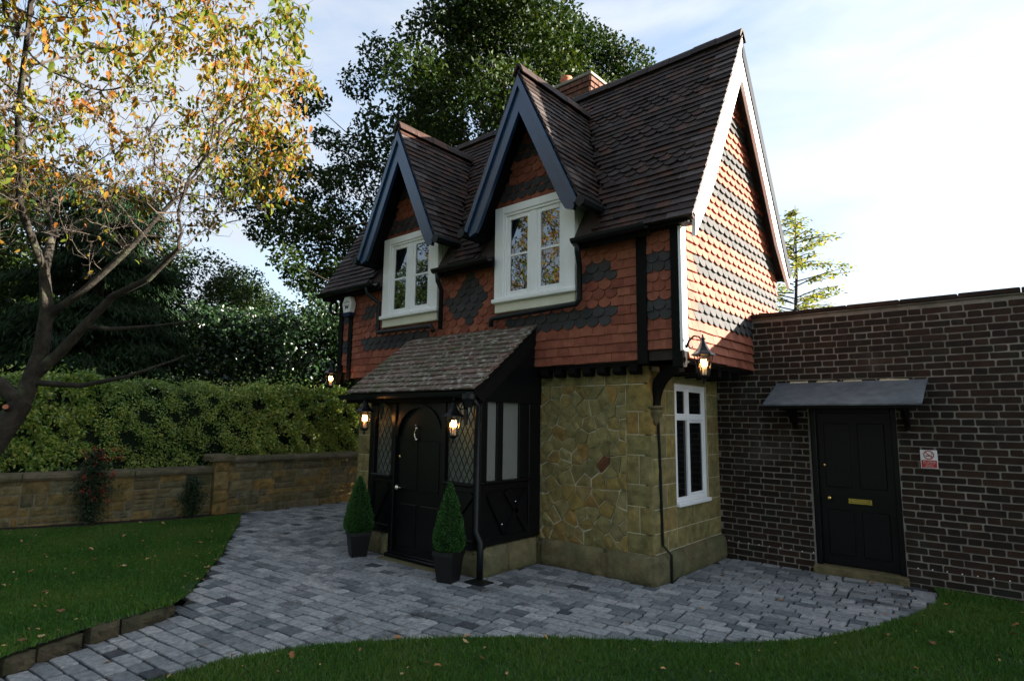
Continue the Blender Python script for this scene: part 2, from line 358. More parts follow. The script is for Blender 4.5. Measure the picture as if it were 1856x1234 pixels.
# ---- pieces: small slabs with real edges, laid on a plane
class Frame:
    def __init__(s, o, u, v, n=None):
        s.o = np.array(o, float); s.u = np.array(u, float) / np.linalg.norm(u); s.v = np.array(v, float) / np.linalg.norm(v)
        s.n = np.cross(s.u, s.v) if n is None else np.array(n, float)
    def p(s, a, b, c=0): return s.o + s.u * a + s.v * b + s.n * c
def slab(F, outline, h, b, base=-.02, rough=0., off=(0, 0)):
    c = np.mean(outline, axis=0); n = len(outline); v = []
    for q in outline: v.append(F.p(q[0] + off[0], q[1] + off[1], base))
    for q in outline: v.append(F.p(q[0] + off[0], q[1] + off[1], h - b))
    for q in outline:
        d = c - np.array(q); L = np.linalg.norm(d) + 1e-9
        q2 = np.array(q) + d / L * min(b * 1.2, L * .5)
        v.append(F.p(q2[0] + off[0], q2[1] + off[1], h + random.uniform(-rough, rough)))
    f = []
    for r in (0, 1):
        for i in range(n):
            j = (i + 1) % n; f.append((r * n + i, r * n + j, (r + 1) * n + j, (r + 1) * n + i))
    if rough:
        v.append(F.p(c[0] + off[0], c[1] + off[1], h + random.uniform(0, rough * 1.5)))
        f += [(2 * n + i, 2 * n + (i + 1) % n, 3 * n) for i in range(n)]
    else: f.append(tuple(range(2 * n, 3 * n)))
    return v, f
def rect(a0, a1, b0, b1, j=0.):
    r = lambda: random.uniform(-j, j)
    return [(a0 + r(), b0 + r()), (a1 + r(), b0 + r()), (a1 + r(), b1 + r()), (a0 + r(), b1 + r())]
def tile_geo(F, a, b, w, length, thick=.013, lift=.022, club=False, slope_jit=.004):
    """one plain or rounded-tail tile: tail centre at (a, b) on the plane, tail lifted off it"""
    v2 = F.v * length - F.n * (lift + random.uniform(-slope_jit, slope_jit)); v2 /= np.linalg.norm(v2)
    sk = random.uniform(-.012, .012)
    u2 = F.u * math.cos(sk) + v2 * math.sin(sk)
    T = Frame(F.p(a, b + random.uniform(-.004, .004), lift), u2, v2)
    hw = w / 2 - .0015
    if club:
        ol = [(-hw, length), (-hw, hw * .85)] + [(-hw * math.cos(t), hw * .85 * (1 - math.sin(t))) for t in np.linspace(.35, math.pi - .35, 6)] + [(hw, hw * .85), (hw, length)]
    else: ol = [(-hw, length), (-hw, 0), (hw, 0), (hw, length)]
    n = len(ol); vv = [T.p(q[0], q[1], -.003) for q in ol] + [T.p(q[0], q[1], thick) for q in ol]
    f = [tuple(range(n, 2 * n))] + [(i, (i + 1) % n, n + (i + 1) % n, n + i) for i in range(n)]
    return vv, f
def emit(parent, name, pieces, mats, limit=300, rest='rest', smooth=False):
    """pieces: (verts, faces, material key, rnd). The largest in the picture become objects, the rest one joined part."""
    if not pieces: return
    keys = list(mats); A = []
    allv = np.concatenate([np.asarray(p[0], float) for p in pieces]); px, dz = project(allv); k = 0
    for p in pieces:
        n = len(p[0]); q = px[k:k + n]; d = dz[k:k + n]; k += n
        lo = np.clip(q.min(0), (-5, -5), (1029, 685)); hi = np.clip(q.max(0), (-5, -5), (1029, 685))
        A.append(-1 if d.min() < .1 else float(np.prod(hi - lo)))
    order = sorted(range(len(pieces)), key=lambda i: -A[i])
    solo = [i for i in order[:limit] if A[i] > 12]
    for i in solo:
        v, f, mk, r = pieces[i]
        me = mesh_data(name, v, f, r, smooth=smooth); me.materials.append(MAT[mk]); link(bpy.data.objects.new(name, me), parent)
    s = set(solo); others = [pieces[i] for i in range(len(pieces)) if i not in s]
    if others:
        V = []; Fc = []; R = []; MI = []
        for v, f, mk, r in others:
            o = len(V); V += list(v); Fc += [tuple(i + o for i in q) for q in f]; R += [r] * len(v); MI += [keys.index(mk)] * len(f)
        me = mesh_data(rest, V, Fc, R, MI, smooth)
        for kk in keys: me.materials.append(MAT[kk])
        tag(link(bpy.data.objects.new(rest, me), parent), kind='stuff')

def cards(P, D, N, L, Wd, rnd, name, mat, parent=None, shape='leaf'):
    """P base points, D leaf directions, N leaf normals, L lengths, Wd widths -> one mesh of real leaf faces"""
    P = np.asarray(P, np.float32); n = len(P)
    D = D / (np.linalg.norm(D, axis=1, keepdims=True) + 1e-9)
    S = np.cross(D, N); S /= np.linalg.norm(S, axis=1, keepdims=True) + 1e-9
    N2 = np.cross(S, D)
    L = np.asarray(L).reshape(-1, 1) * np.ones((n, 1)); Wd = np.asarray(Wd).reshape(-1, 1) * np.ones((n, 1))
    if shape == 'leaf':
        vs_ = [P, P + D * L * .45 + S * Wd * .5 + N2 * Wd * .12, P + D * L - N2 * L * .1, P + D * L * .45 - S * Wd * .5 + N2 * Wd * .12]
        tri = [(0, 1, 2), (0, 2, 3)]
    elif shape == 'ovate':
        m = P + D * L * .5
        vs_ = [P, P + D * L * .25 + S * Wd * .42 + N2 * Wd * .1, P + D * L * .62 + S * Wd * .40 + N2 * Wd * .05, P + D * L - N2 * L * .22,
               P + D * L * .62 - S * Wd * .40 + N2 * Wd * .05, P + D * L * .25 - S * Wd * .42 + N2 * Wd * .1, m - N2 * Wd * .06]
        tri = [(0, 1, 6), (1, 2, 6), (2, 3, 6), (3, 4, 6), (4, 5, 6), (5, 0, 6)]
    else:   # blade
        vs_ = [P - S * Wd * .5, P + S * Wd * .5, P + D * L]
        tri = [(0, 1, 2)]
    k = len(vs_); V = np.stack(vs_, 1).reshape(-1, 3).astype(np.float32)
    T = (np.array(tri)[None] + (np.arange(n) * k)[:, None, None]).reshape(-1).astype(np.int32)
    nf = n * len(tri)
    me = bpy.data.meshes.new(name)
    me.vertices.add(len(V)); me.vertices.foreach_set('co', V.ravel())
    me.loops.add(len(T)); me.loops.foreach_set('vertex_index', T)
    me.polygons.add(nf); me.polygons.foreach_set('loop_start', np.arange(0, nf * 3, 3, dtype=np.int32))
    me.polygons.foreach_set('loop_total', np.full(nf, 3, np.int32))
    a = me.attributes.new('rnd', 'FLOAT', 'POINT'); a.data.foreach_set('value', np.repeat(np.asarray(rnd, np.float32), k))
    me.update(calc_edges=True); me.materials.append(MAT[mat])
    return link(bpy.data.objects.new(name, me), parent)
def rdir(n):
    d = RNG.normal(size=(n, 3)); return d / np.linalg.norm(d, axis=1, keepdims=True)
def inside(poly, pts):
    poly = np.asarray(poly); pts = np.asarray(pts); r = np.zeros(len(pts), bool); j = len(poly) - 1
    for i in range(len(poly)):
        xi, yi = poly[i]; xj, yj = poly[j]
        c = ((yi > pts[:, 1]) != (yj > pts[:, 1])) & (pts[:, 0] < (xj - xi) * (pts[:, 1] - yi) / (yj - yi + 1e-12) + xi)
        r ^= c; j = i
    return r
def sheet(poly, z, zf=None):
    v = [(x, y, z if zf is None else zf(x, y)) for x, y in poly]
    return v, [tuple(range(len(v)))]
def rr(): return random.random()
def rough_block(F, a0, a1, b0, b1, h, r, base, amp, nx=6, ny=4):
    """rock-faced block: a gridded face with rounded arrises and an uneven surface"""
    v = []; f = []; ph = [random.uniform(0, 6.28) for _ in range(4)]
    for j in range(ny + 1):
        for i in range(nx + 1):
            x = a0 + (a1 - a0) * i / nx; y = b0 + (b1 - b0) * j / ny; e = i in (0, nx) or j in (0, ny)
            d = 0 if e else min((a1 - a0) * min(i, nx - i) / nx, (b1 - b0) * min(j, ny - j) / ny)
            z = h - r * max(0, 1 - d / (r * 1.3)) ** 2 + (0 if e else amp * (.6 * math.sin(x * 23 + ph[0]) * math.sin(y * 27 + ph[1]) + random.uniform(-.7, .7)))
            if not e: x += (a1 - a0) / nx * random.uniform(-.2, .2); y += (b1 - b0) / ny * random.uniform(-.2, .2)
            else: x += random.uniform(-.2, .2) * amp * (1 if j in (0, ny) else .6); y += random.uniform(-.25, .25) * amp
            v.append(F.p(x, y, z))
    w = nx + 1
    for j in range(ny):
        for i in range(nx): f.append((j * w + i, j * w + i + 1, (j + 1) * w + i + 1, (j + 1) * w + i))
    ring = [i for i in range(w)] + [j * w + nx for j in range(1, ny + 1)] + [ny * w + i for i in range(nx - 1, -1, -1)] + [j * w for j in range(ny - 1, 0, -1)]
    n0 = len(v)
    for k in ring: v.append(v[k] - F.n * (F.n @ (v[k] - F.o) - base))
    m = len(ring)
    for k in range(m): f.append((ring[k], n0 + k, n0 + (k + 1) % m, ring[(k + 1) % m]))
    return v, f


# ================================================================== the ground
add('ground', ([(-300, -300, -.07), (300, -300, -.07), (300, 300, -.07), (-300, 300, -.07)], [(0, 1, 2, 3)]), 'lawn')['kind'] = 'structure'
FRONT_EDGE = [(-1.13, -7.0), (-1.2, -4.6), (-1.24, -3.99), (-1.25, -3.6), (-1.08, -3.12), (-.80, -2.72), (-.513, -2.37), (-.2, -2.06), (.084, -1.81), (.42, -1.55), (.725, -1.32),
              (.97, -1.13), (1.188, -.92), (1.38, -.71), (1.555, -.46), (1.73, -.12), (1.869, .236), (2.01, .64), (2.10, 1.05), (2.13, 1.5), (2.06, 1.84)]
LEFT_EDGE = [(-7.32, -.70), (-6.2, -1.25), (-5.2, -1.83), (-4.278, -2.34), (-3.5, -2.85), (-2.749, -3.32), (-2.43, -3.54), (-2.25, -4.16), (-2.04, -4.64), (-1.85, -7.0)]
PAVE = FRONT_EDGE + [(-.1, 1.84), (-.1, 3.6), (-7.32, 3.6)] + LEFT_EDGE
pave = add('paving', sheet(PAVE, -.014), 'grout'); pave['kind'] = 'structure'
KERB = [np.array(p) for p in [(-2.62, -3.44), (-2.44, -3.56), (-2.25, -4.16), (-2.04, -4.64), (-1.86, -6.4)]]
def kerb_d(x, y):
    q = np.array([x, y]); best = 9.
    for a, b in zip(KERB[:-1], KERB[1:]):
        d = b - a; t = min(1, max(0, (q - a) @ d / (d @ d))); best = min(best, np.linalg.norm(q - a - d * t))
    return best
def lawn_z(x, y):
    c = lambda u: min(max(u, 0), 1)
    return .012 + .06 * c((-x - 3.5) / 3) * c((-y - 1.5) / 2.2) + .10 * c(1 - max(0, kerb_d(x, y) - .15) / 1.3) * c((-y - 3.1) / .5)
from mathutils.geometry import delaunay_2d_cdt
def lawn_mesh(poly, zf, step):
    P = np.array(poly); lo, hi = P.min(0), P.max(0)
    g = np.stack(np.meshgrid(np.arange(lo[0], hi[0], step), np.arange(lo[1], hi[1], step)), -1).reshape(-1, 2); g = g[inside(poly, g)]
    n = len(poly); vv = [Vector(p) for p in poly] + [Vector(p) for p in g]
    r = delaunay_2d_cdt(vv, [(i, (i + 1) % n) for i in range(n)], [], 0, 1e-4)
    ctr = [np.mean([r[0][i][:] for i in f], 0) for f in r[2]]; ok = inside(poly, ctr)
    return [(v.x, v.y, zf(v.x, v.y)) for v in r[0]], [tuple(f) for f, k in zip(r[2], ok) if k]
LAWN_L = LEFT_EDGE[1:] + [(-8.2, -7.0), (-7.65, -4.6), (-7.33, -3.5), (-7.12, -2.2), (-7.13, -.78)]
LAWN_F = FRONT_EDGE + [(12, 1.84), (12, -9), (-1.1, -9)]
lawn_a = add('lawn', lawn_mesh(LAWN_L, lawn_z, .3), 'lawn', smooth=True); lawn_a['kind'] = 'structure'
lawn_b = add('lawn', sheet(LAWN_F, .012), 'lawn'); lawn_b['kind'] = 'structure'

# setts in courses along the front of the house
ang = math.radians(5.5); Fp = Frame((0, 0, 0), (math.cos(ang), math.sin(ang), 0), (-math.sin(ang), math.cos(ang), 0))
pcs = []; b = -7.2
while b < 4.2:
    w = random.uniform(.112, .142); a = -8.3 + rr() * .2
    while a < 2.6:
        L = random.choice([.125, .15, .175, .2, .22, .235]) + random.uniform(-.012, .012)
        c = Fp.p(a + L / 2, b + w / 2)
        x, y = c[0], c[1]
        house = (-5.12 < x < -.04 and y > .04) or (-3.4 < x < -1.52 and y > -.93) or (x < -5.1 and y > 3.5)
        if not house and y > -6.2 and inside(PAVE, [(x, y)])[0]:
            g = .0075
            ol = rect(a + g, a + L - g, b + g, b + w - g, .004)
            k = .3
            ol2 = []
            for i in range(4):       # knocked corners
                p, q, r_ = np.array(ol[i - 1]), np.array(ol[i]), np.array(ol[(i + 1) % 4]); cc = random.uniform(.003, .012)
                ol2 += [tuple(q + (p - q) / np.linalg.norm(p - q) * cc), tuple(q + (r_ - q) / np.linalg.norm(r_ - q) * cc)]
            h = random.uniform(-.003, .004)
            r = rr() * .84 if rr() > .018 else 1.
            v, f = slab(Fp, ol2, h, .005, -.03)
            tlt = random.uniform(-.015, .015), random.uniform(-.015, .015)
            v = [p + np.array([0, 0, (p[0] - x) * tlt[0] + (p[1] - y) * tlt[1]]) for p in v]
            pcs.append((v, f, 'sett', r))
        a += L
    b += w
emit(pave, 'sett', pcs, ['sett'], 300, 'sett_field')

# kerb of rough stones holding up the left lawn
kerb = thing('stone_kerb', 'low kerb of rough mossy stones holding up the left lawn beside the drive', 'kerb', (-2.2, -4.2, 0))
pcs = []; K = KERB
for i in range(len(K) - 1):
    d = K[i + 1] - K[i]; Lk = np.linalg.norm(d); d /= Lk; F = Frame((K[i][0], K[i][1], 0), (d[0], d[1], 0), (0, 0, 1), (-d[1], d[0], 0)); a = 0
    if F.n[0] < 0: F.n = -F.n
    while a < Lk - .03:
        L = min(random.uniform(.14, .4), Lk - a)
        zt = lawn_z(*(K[i] + d * a)) + random.uniform(-.03, .006)
        pcs.append((*rough_block(F, a + .01, a + L - .01, -.03, zt, .03 + random.uniform(-.025, .02), .03, -.08, .022, 7, 4), 'kerb', rr())); a += L
emit(kerb, 'kerb_stone', pcs, ['kerb'], 300, 'kerb_rubble')

# planting bed along the garden wall
bed = [(-7.42, -.72), (-7.13, -.78), (-7.12, -2.2), (-7.33, -3.5), (-7.65, -4.6), (-8.1, -6.5), (-8.5, -6.5), (-7.75, -3.6), (-7.5, -2.3)]
tag(add('soil_bed', ([(x, y, lawn_z(x, y) + .006) for x, y in bed], [tuple(range(len(bed)))]), 'soil'), kind='structure')

# grass: real blades over both lawns, as far as the camera (and a step aside) can see
def grass(poly, n, zf, name, hmin, hmax):
    lo = np.min(poly, 0); hi = np.max(poly, 0)
    P = RNG.uniform(lo, hi, (n * 8, 2)); P = P[inside(poly, P)]
    q, dz = project(np.c_[P, np.full(len(P), .03)])
    ok = (dz > .3) & (q[:, 0] > -160) & (q[:, 0] < 1184) & (q[:, 1] < 860)
    P = P[ok][:n]; n = len(P)
    f2 = np.sin(P[:, 0] * 5.3 + 2 * np.sin(P[:, 1] * 3.7)) * np.sin(P[:, 1] * 6.1 + 1.5 * np.sin(P[:, 0] * 4.3)) + .6 * np.sin(P[:, 0] * 13 + P[:, 1] * 3) * np.sin(P[:, 1] * 11)
    P = P[RNG.uniform(-2.2, .3, n) < f2 + .55]; n = len(P)
    d = np.linalg.norm(P - CAM[:2], axis=1)
    z = np.array([zf(x, y) for x, y in P])
    D = np.c_[RNG.normal(0, .45, (n, 2)), np.ones(n)]
    patch = .5 + .5 * np.sin(P[:, 0] * 3.1 + 1.3 * np.sin(P[:, 1] * 2.3)) * np.sin(P[:, 1] * 2.7 + np.sin(P[:, 0] * 1.9))
    o = cards(np.c_[P, z - .004], D, rdir(n), RNG.uniform(hmin, hmax, n) * (.8 + .35 * patch), .0035 + .0011 * d, np.clip(RNG.beta(1.4, 2, n) * .85 + .45 * (patch - .45), 0, 1), name, 'grass', None, 'blade')
    return o
tag(grass(LAWN_L, 150000, lawn_z, 'grass', .022, .048), 'short green lawn grass left of the drive', 'grass', None, 'stuff')
tag(grass(LAWN_F, 170000, lambda x, y: .012, 'grass', .022, .05), 'short green lawn grass in front of the curved paving', 'grass', None, 'stuff')

# ================================================================== the cottage
YF, XE = .07, -.07                 # faces of the ground-floor stone
YT, XT = -.08, .379                # faces of the tile-hung storey
XLS, XLT = -5.15, -5.60            # left ends of both
YBK = 2.88
Z0 = 2.235                         # foot of the tiles
EY, EZ, RY, RZ = -.22, 3.62, 1.40, 6.37
RS = (RZ - EZ) / (RY - EY)         # roof slope
VR, VL = .585, -6.05               # verges
def roof_z(y): return EZ + (min(y, 2 * RY - y) - EY) * RS
house = thing('cottage', 'small tile-hung cottage with steep gables, white dormer windows and sandstone ground floor', 'cottage', (-2.5, 1.4, 0))
rock = ['stone', 'stone_brown', 'plinth']

# --- stone ground floor
stone_wall = add('stone_wall', join(box(XLS + .02, XE - .07, YF + .06, YBK - .1, -.05, 2.24),
                                    box(-1.56, XE - .004, YF + .004, YF + .06, 0, 2.24), box(XLS + .008, -3.3, YF + .004, YF + .06, 0, 2.24),
                                    box(XE - .07, XE - .004, YF + .004, .64, 0, 2.2), box(XE - .07, XE - .004, 1.46, 1.84, 0, 2.2),
                                    box(XE - .07, XE - .004, .64, 1.46, 0, .72), box(XE - .07, XE - .004, .64, 1.46, 2.03, 2.2)), 'mortar', house)
Ff = Frame((0, YF, 0), (1, 0, 0), (0, 0, 1)); Fe = Frame((XE, 0, 0), (0, 1, 0), (0, 0, 1))
def clip_poly(poly, a, b, c):
    out = []
    for i in range(len(poly)):
        p, q = poly[i], poly[(i + 1) % len(poly)]; dp = a * p[0] + b * p[1] - c; dq = a * q[0] + b * q[1] - c
        if dp <= 0: out.append(p)
        if (dp < 0) != (dq < 0) and abs(dp - dq) > 1e-9:
            t = dp / (dp - dq); out.append((p[0] + t * (q[0] - p[0]), p[1] + t * (q[1] - p[1])))
    return out
def rubble(x0, x1, z0, z1, size):
    seeds = []; tries = 0
    while tries < 6000:
        tries += 1
        p = (random.uniform(x0, x1), random.uniform(z0, z1))
        if all(math.hypot(p[0] - q[0], p[1] - q[1]) > size * random.uniform(.72, 1.15) for q in seeds): seeds.append(p)
    out = []
    for s in seeds:
        poly = [(x0, z0), (x1, z0), (x1, z1), (x0, z1)]
        for q in seeds:
            if q is s or math.hypot(q[0] - s[0], q[1] - s[1]) > size * 4: continue
            mx, mz = (s[0] + q[0]) / 2, (s[1] + q[1]) / 2; a, b_ = q[0] - s[0], q[1] - s[1]; L = math.hypot(a, b_)
            poly = clip_poly(poly, a / L, b_ / L, (a * mx + b_ * mz) / L - .0042)
            if len(poly) < 3: break
        if len(poly) >= 3:
            poly = [(p[0] + random.uniform(-.007, .007), p[1] + random.uniform(-.007, .007)) for p in poly]
            ar = abs(sum(poly[i][0] * poly[(i + 1) % len(poly)][1] - poly[(i + 1) % len(poly)][0] * poly[i][1] for i in range(len(poly)))) / 2
            if ar > .0015: out.append(poly)
    return out
pcs = []
polys = rubble(-1.56, -.36, .27, 2.0, .135)
for po in polys:
    c = np.mean(po, axis=0)
    brown = abs(c[0] + .64) < .07 and abs(c[1] - 1.13) < .07
    pcs.append((*slab(Ff, po, .004 + random.uniform(-.004, .009), .006, -.03, .008), 'stone_brown' if brown else 'stone', rr()))
for po in rubble(-4.75, -3.45, .27, 2.0, .16): pcs.append((*slab(Ff, po, .004, .007, -.03, .005), 'stone', rr()))
# head course under the jetty
a = -1.56
while a < XE - .02:
    L = random.uniform(.22, .4); L = XE - a if XE - a - L < .15 else L; pcs.append((*slab(Ff, rect(a + .004, a + L - .004, 2.006, 2.21, .004), .006, .008, -.03, .004), 'stone', rr())); a += L
# quoins on the front and blocks of the end wall
z = .275; k = 0
for hgt in (.2, .27, .22, .3, .21, .24, .29):
    cut = [-.36, -.21] if k % 2 else [-.36]
    cut.append(XE)
    for i in range(len(cut) - 1): pcs.append((*rough_block(Ff, cut[i] + .004, cut[i + 1] - (0 if i == len(cut) - 2 else .004), z + .004, min(z + hgt, 2.0) - .004, .006, .008, -.03, .0045, 6, 4), 'stone', rr()))
    z += hgt; k += 1
z = .275; k = 0
for hgt in (.2, .24, .24, .27, .25, .21, .26, .2):
    z1 = min(z + hgt, 2.19)
    if z1 - z < .04: break
    for (y0, y1) in ((YF, .30 if k % 2 else .42), (.30 if k % 2 else .42, .64)):
        pcs.append((*rough_block(Fe, y0 + (.0 if y0 == YF else .004), y1 - .004, z + .004, z1 - .004, .006, .008, -.03, .0045, 6, 4), 'stone', rr()))
    if z1 < .74:
        for (y0, y1) in ((.64, 1.08), (1.08, 1.5)) if k % 2 else ((.64, .9), (.9, 1.5)):
            pcs.append((*rough_block(Fe, y0 + .004, y1 - .004, z + .004, min(z1, .715) - .004, .006, .008, -.03, .0045, 6, 4), 'stone', rr()))
    pcs.append((*rough_block(Fe, 1.5 + .004, 1.832, z + .004, z1 - .004, .006, .008, -.03, .0045, 6, 4), 'stone', rr()))
    z = z1; k += 1
pcs.append((*rough_block(Fe, .6, 1.54, 2.04, 2.2, .006, .008, -.03, .0045, 6, 4), 'stone', .3))
z = .275                                                    # quoins at the far left corner
for hgt in (.25, .28, .25, .3, .28, .3, .24):
    pcs.append((*rough_block(Ff, XLS, -4.76, z + .004, z + hgt - .004, .006, .008, -.03, .0045, 6, 4), 'stone', rr())); z += hgt
emit(stone_wall, 'stone', pcs, rock, 300, 'stones')
# plinth blocks, proud and weathered
plinth = add('plinth', join(box(-1.54, -.02, .015, .1, -.05, .235), box(-.1, -.018, .02, 1.83, -.05, .235)), 'plinth', house, rnd=.5)
pcs = []
Fpf = Frame((0, 0, 0), (1, 0, 0), (0, 0, 1)); Fpe = Frame((0, 0, 0), (0, 1, 0), (0, 0, 1))
for x0, x1 in ((-1.5, -.62), (-.62, .0), (-5.2, -4.5), (-4.5, -3.9), (-3.9, -3.46)): pcs.append((*rough_block(Fpf, x0 + .005, x1 - (.005 if x1 else -.004), -.04, .275, .012, .045, -.07, .012, 10, 5), 'plinth', rr()))
for y0, y1 in ((.0, .66), (.66, 1.28), (1.28, 1.83)): pcs.append((*rough_block(Fpe, y0 + (.005 if y0 else -.003), y1 - .005, -.04, .27, .012, .045, -.07, .012, 10, 5), 'plinth', rr()))
emit(plinth, 'plinth_block', pcs, rock, 300, 'plinth_rest', True)

# --- window in the end wall
w = add('window', join(*[bbox(-.115, -.075, a0, a1, b0, b1, .006) for a0, a1, b0, b1 in
        ((.645, .69, .74, 2.035), (1.41, 1.455, .74, 2.035), (.69, 1.41, 1.985, 2.035), (.69, 1.41, .74, .79), (.955, 1.01, .79, 1.985), (.69, .955, 1.63, 1.675), (1.01, 1.41, 1.63, 1.675))]), 'white', house)
w['label'] = 'tall white casement window in the end wall'
add('sill', bbox(-.12, -.03, .635, 1.485, .695, .738, .008), 'white', w)
for y0, y1 in ((.69, .955), (1.01, 1.41)):
    for z0, z1 in ((.79, 1.63), (1.675, 1.985)):
        if y0 > 1 or z0 > 1: add('casement', join(bbox(-.108, -.085, y0, y0 + .028, z0, z1), bbox(-.108, -.085, y1 - .028, y1, z0, z1), bbox(-.108, -.085, y0 + .028, y1 - .028, z0, z0 + .03), bbox(-.108, -.085, y0 + .028, y1 - .028, z1 - .028, z1)), 'white', w)
        add('pane', box(-.106, -.1, y0, y1, z0, z1), 'dark_glass', w)

# --- the tile-hung storey
upper = add('tile_hung_wall', join(box(XLT + .03, XT - .03, YT + .03, YBK - .03, Z0 - .01, 3.66),
                                   prism([(XT - .03, YT + .03, 3.65), (XT - .03, YBK - .03, 3.65), (XT - .03, RY, RZ - .2)], np.array([XLT - XT + .06, 0, 0]))), 'underlay', house)
Ft = Frame((0, YT + .03, 0), (1, 0, 0), (0, 0, 1)); Fg = Frame((XT - .03, 0, 0), (0, 1, 0), (0, 0, 1))
WIN = [(-3.80, .03), (-1.49, 0.)]
def tile(F, a, z, w_, club, dark, lift=.02): return (*tile_geo(F, a, z, w_, .165, .013 if lift < .03 else .019, lift, club, .003), 'tile_dark' if dark else 'tile_red', rr())
pcs = []; TW = .158
def front_panel(x0, x1, zb, z1, rule):
    i = 0
    while Z0 + i * .1 < z1:
        z = Z0 + i * .1
        if z < zb - .04: i += 1; continue
        n = max(1, round((x1 - x0) / TW)); tw = (x1 - x0) / n; half = (i % 2) * tw / 2
        for k in range(-1, n + 1):
            a0 = max(x0, x0 + k * tw + half); a1 = min(x1, x0 + (k + 1) * tw + half)
            if a1 - a0 < tw * .3: continue
            xc = (a0 + a1) / 2
            club, dark = rule(i, xc)
            if any(abs(xc - wc) < .60 and z + .05 > 2.93 for wc, _ in WIN): continue
            full = a1 - a0 > tw * .9
            pcs.append(tile(Ft, xc, max(z, zb), a1 - a0, club and full, dark))
        i += 1
def main_rule(i, x):
    if i < 4: return False, False
    if abs(x + 2.65) < .75 and i >= 5:
        return True, abs(x + 2.65) / .36 + abs(Z0 + i * .1 + .04 - 3.165) / .40 < 1
    edge = x > -.36 or x < -4.98
    if i in (4, 5): return not edge, not edge and not abs(x + 2.65) < .7
    if i in (9, 10): return not edge, (-.80 < x < -.36) or (-4.98 < x < -4.66)
    return not edge, False
def small_rule(i, x):
    if i < 4: return False, False
    return True, i in (4, 5, 9, 10)
front_panel(-5.23, -.12, Z0, 3.56, main_rule)
front_panel(-.008, .27, Z0 + .055, 3.56, small_rule)
front_panel(-5.50, -5.33, Z0 + .05, 3.6, small_rule)
i = 0
while Z0 + i * .1 < 6.1:
    z = Z0 + i * .1; n = 18; y0 = YT + .085; tw = (YBK - y0) / n; half = (i % 2) * tw / 2
    for k in range(-1, n + 1):
        a0 = max(y0, y0 + k * tw + half); a1 = min(YBK, y0 + (k + 1) * tw + half); yc = (a0 + a1) / 2
        if a1 - a0 < tw * .3 or min(roof_z(a0), roof_z(a1)) - .06 < z + .14 or (yc > 1.86 and z < 2.83): continue
        first = a0 < y0 + tw * .6
        dark = i >= 4 and (i - 4) % 5 in (0, 1) and not first
        pcs.append(tile(Fg, yc, z, a1 - a0, i >= 4 and not first, dark, .040))
    i += 1
for wc, dz in WIN:                                               # little gables over the dormer windows
    i = 0
    while 4.27 + i * .1 < 5.5:
        z = 4.27 + i * .1; hw = (5.62 - z) / 2.06
        n = 10; tw = 1.5 / n; half = (i % 2) * tw / 2
        for k in range(n + 1):
            xc = wc - .75 + k * tw + half
            if abs(xc - wc) > hw - .02: continue
            F2 = Frame((0, YT + .04, 0), (1, 0, 0), (0, 0, 1))
            pcs.append(tile(F2, xc, z + dz, tw, i > 0, i in (1, 2, 6, 7)))
        i += 1
emit(upper, 'wall_tile', pcs, ['tile_red', 'tile_dark'], 300, 'wall_tiling')
# posts, corner boards, jetty
for x0, x1, z0 in ((-.12, -.008, 2.19), (.268, XT + .008, 2.14), (-5.33, -5.23, 2.2), (-5.61, -5.50, 2.15)):
    add('timber_post', bbox(x0, x1, YT - .022, YT + .06, z0, 3.60, .008), 'timber', house)
add('corner_board', bbox(XT - .02, XT + .016, YT - .03, YT + .082, 2.30, 3.60, .005), 'white', house)
jet = add('jetty_floor', join(box(XLT + .05, XT - .04, YT + .04, YF + .02, 2.19, 2.236), box(XE - .02, XT - .04, YT + .04, YBK - .06, 2.19, 2.236)), 'timber', house)
x = -1.42
while x < XT - .2:
    if x < XE - .05: add('joist_end', prism([(x, YF - .12, 2.19), (x, YF - .12, 2.13), (x, YF - .09, 2.10), (x, YF + .01, 2.10), (x, YF + .01, 2.19)], np.array([.1, 0, 0])), 'timber', jet)
    x += .195
for y in np.arange(.3, 1.8, .3): add('joist_end', box(XE - .01, XT - .05, y, y + .08, 2.11, 2.19), 'timber', jet)
# curved brace and its stone corbel
arc = [(.05 + .34 * math.sin(t), 2.19 - .44 * math.cos(t)) for t in np.linspace(0, 1.35, 9)]
pa = np.array([XE + .0, YF + .09, 0]); pb = np.array([XT - .08, YT + .1, 0]); dv = (pb - pa); dv /= np.linalg.norm(dv)
ptsb = []
for t in np.linspace(0, 1, 10):
    q = t * math.pi / 2; s_ = .40 * (1 - math.cos(q)); zz = 1.76 + .40 * math.sin(q)
    ptsb.append(pa + dv * s_ + np.array([0, 0, zz]))
add('curved_brace', join(*[obox(ptsb[i], ptsb[i + 1] + (ptsb[i + 1] - ptsb[i]) * .06, .11, .075, (-dv[0], -dv[1], 1.)) for i in range(9)]), 'timber', house)
add('corbel', lathe([(.012, -.17), (.03, -.15), (.04, -.12), (.075, -.06), (.085, -.035), (.085, -.02), (.07, -.01), (.095, 0), (.095, .025), (.06, .03)], (XE + .012, YF + .085, 1.745), 14), 'plinth', house, True)
add('cable_pipe', tube([(XE + .02, YF + .13, 1.62), (XE + .02, YF + .155, 1.2), (XE + .02, YF + .18, .36), (.035, YF + .195, .27), (.035, YF + .2, -.02)], .0135, 6), 'pipe', house)

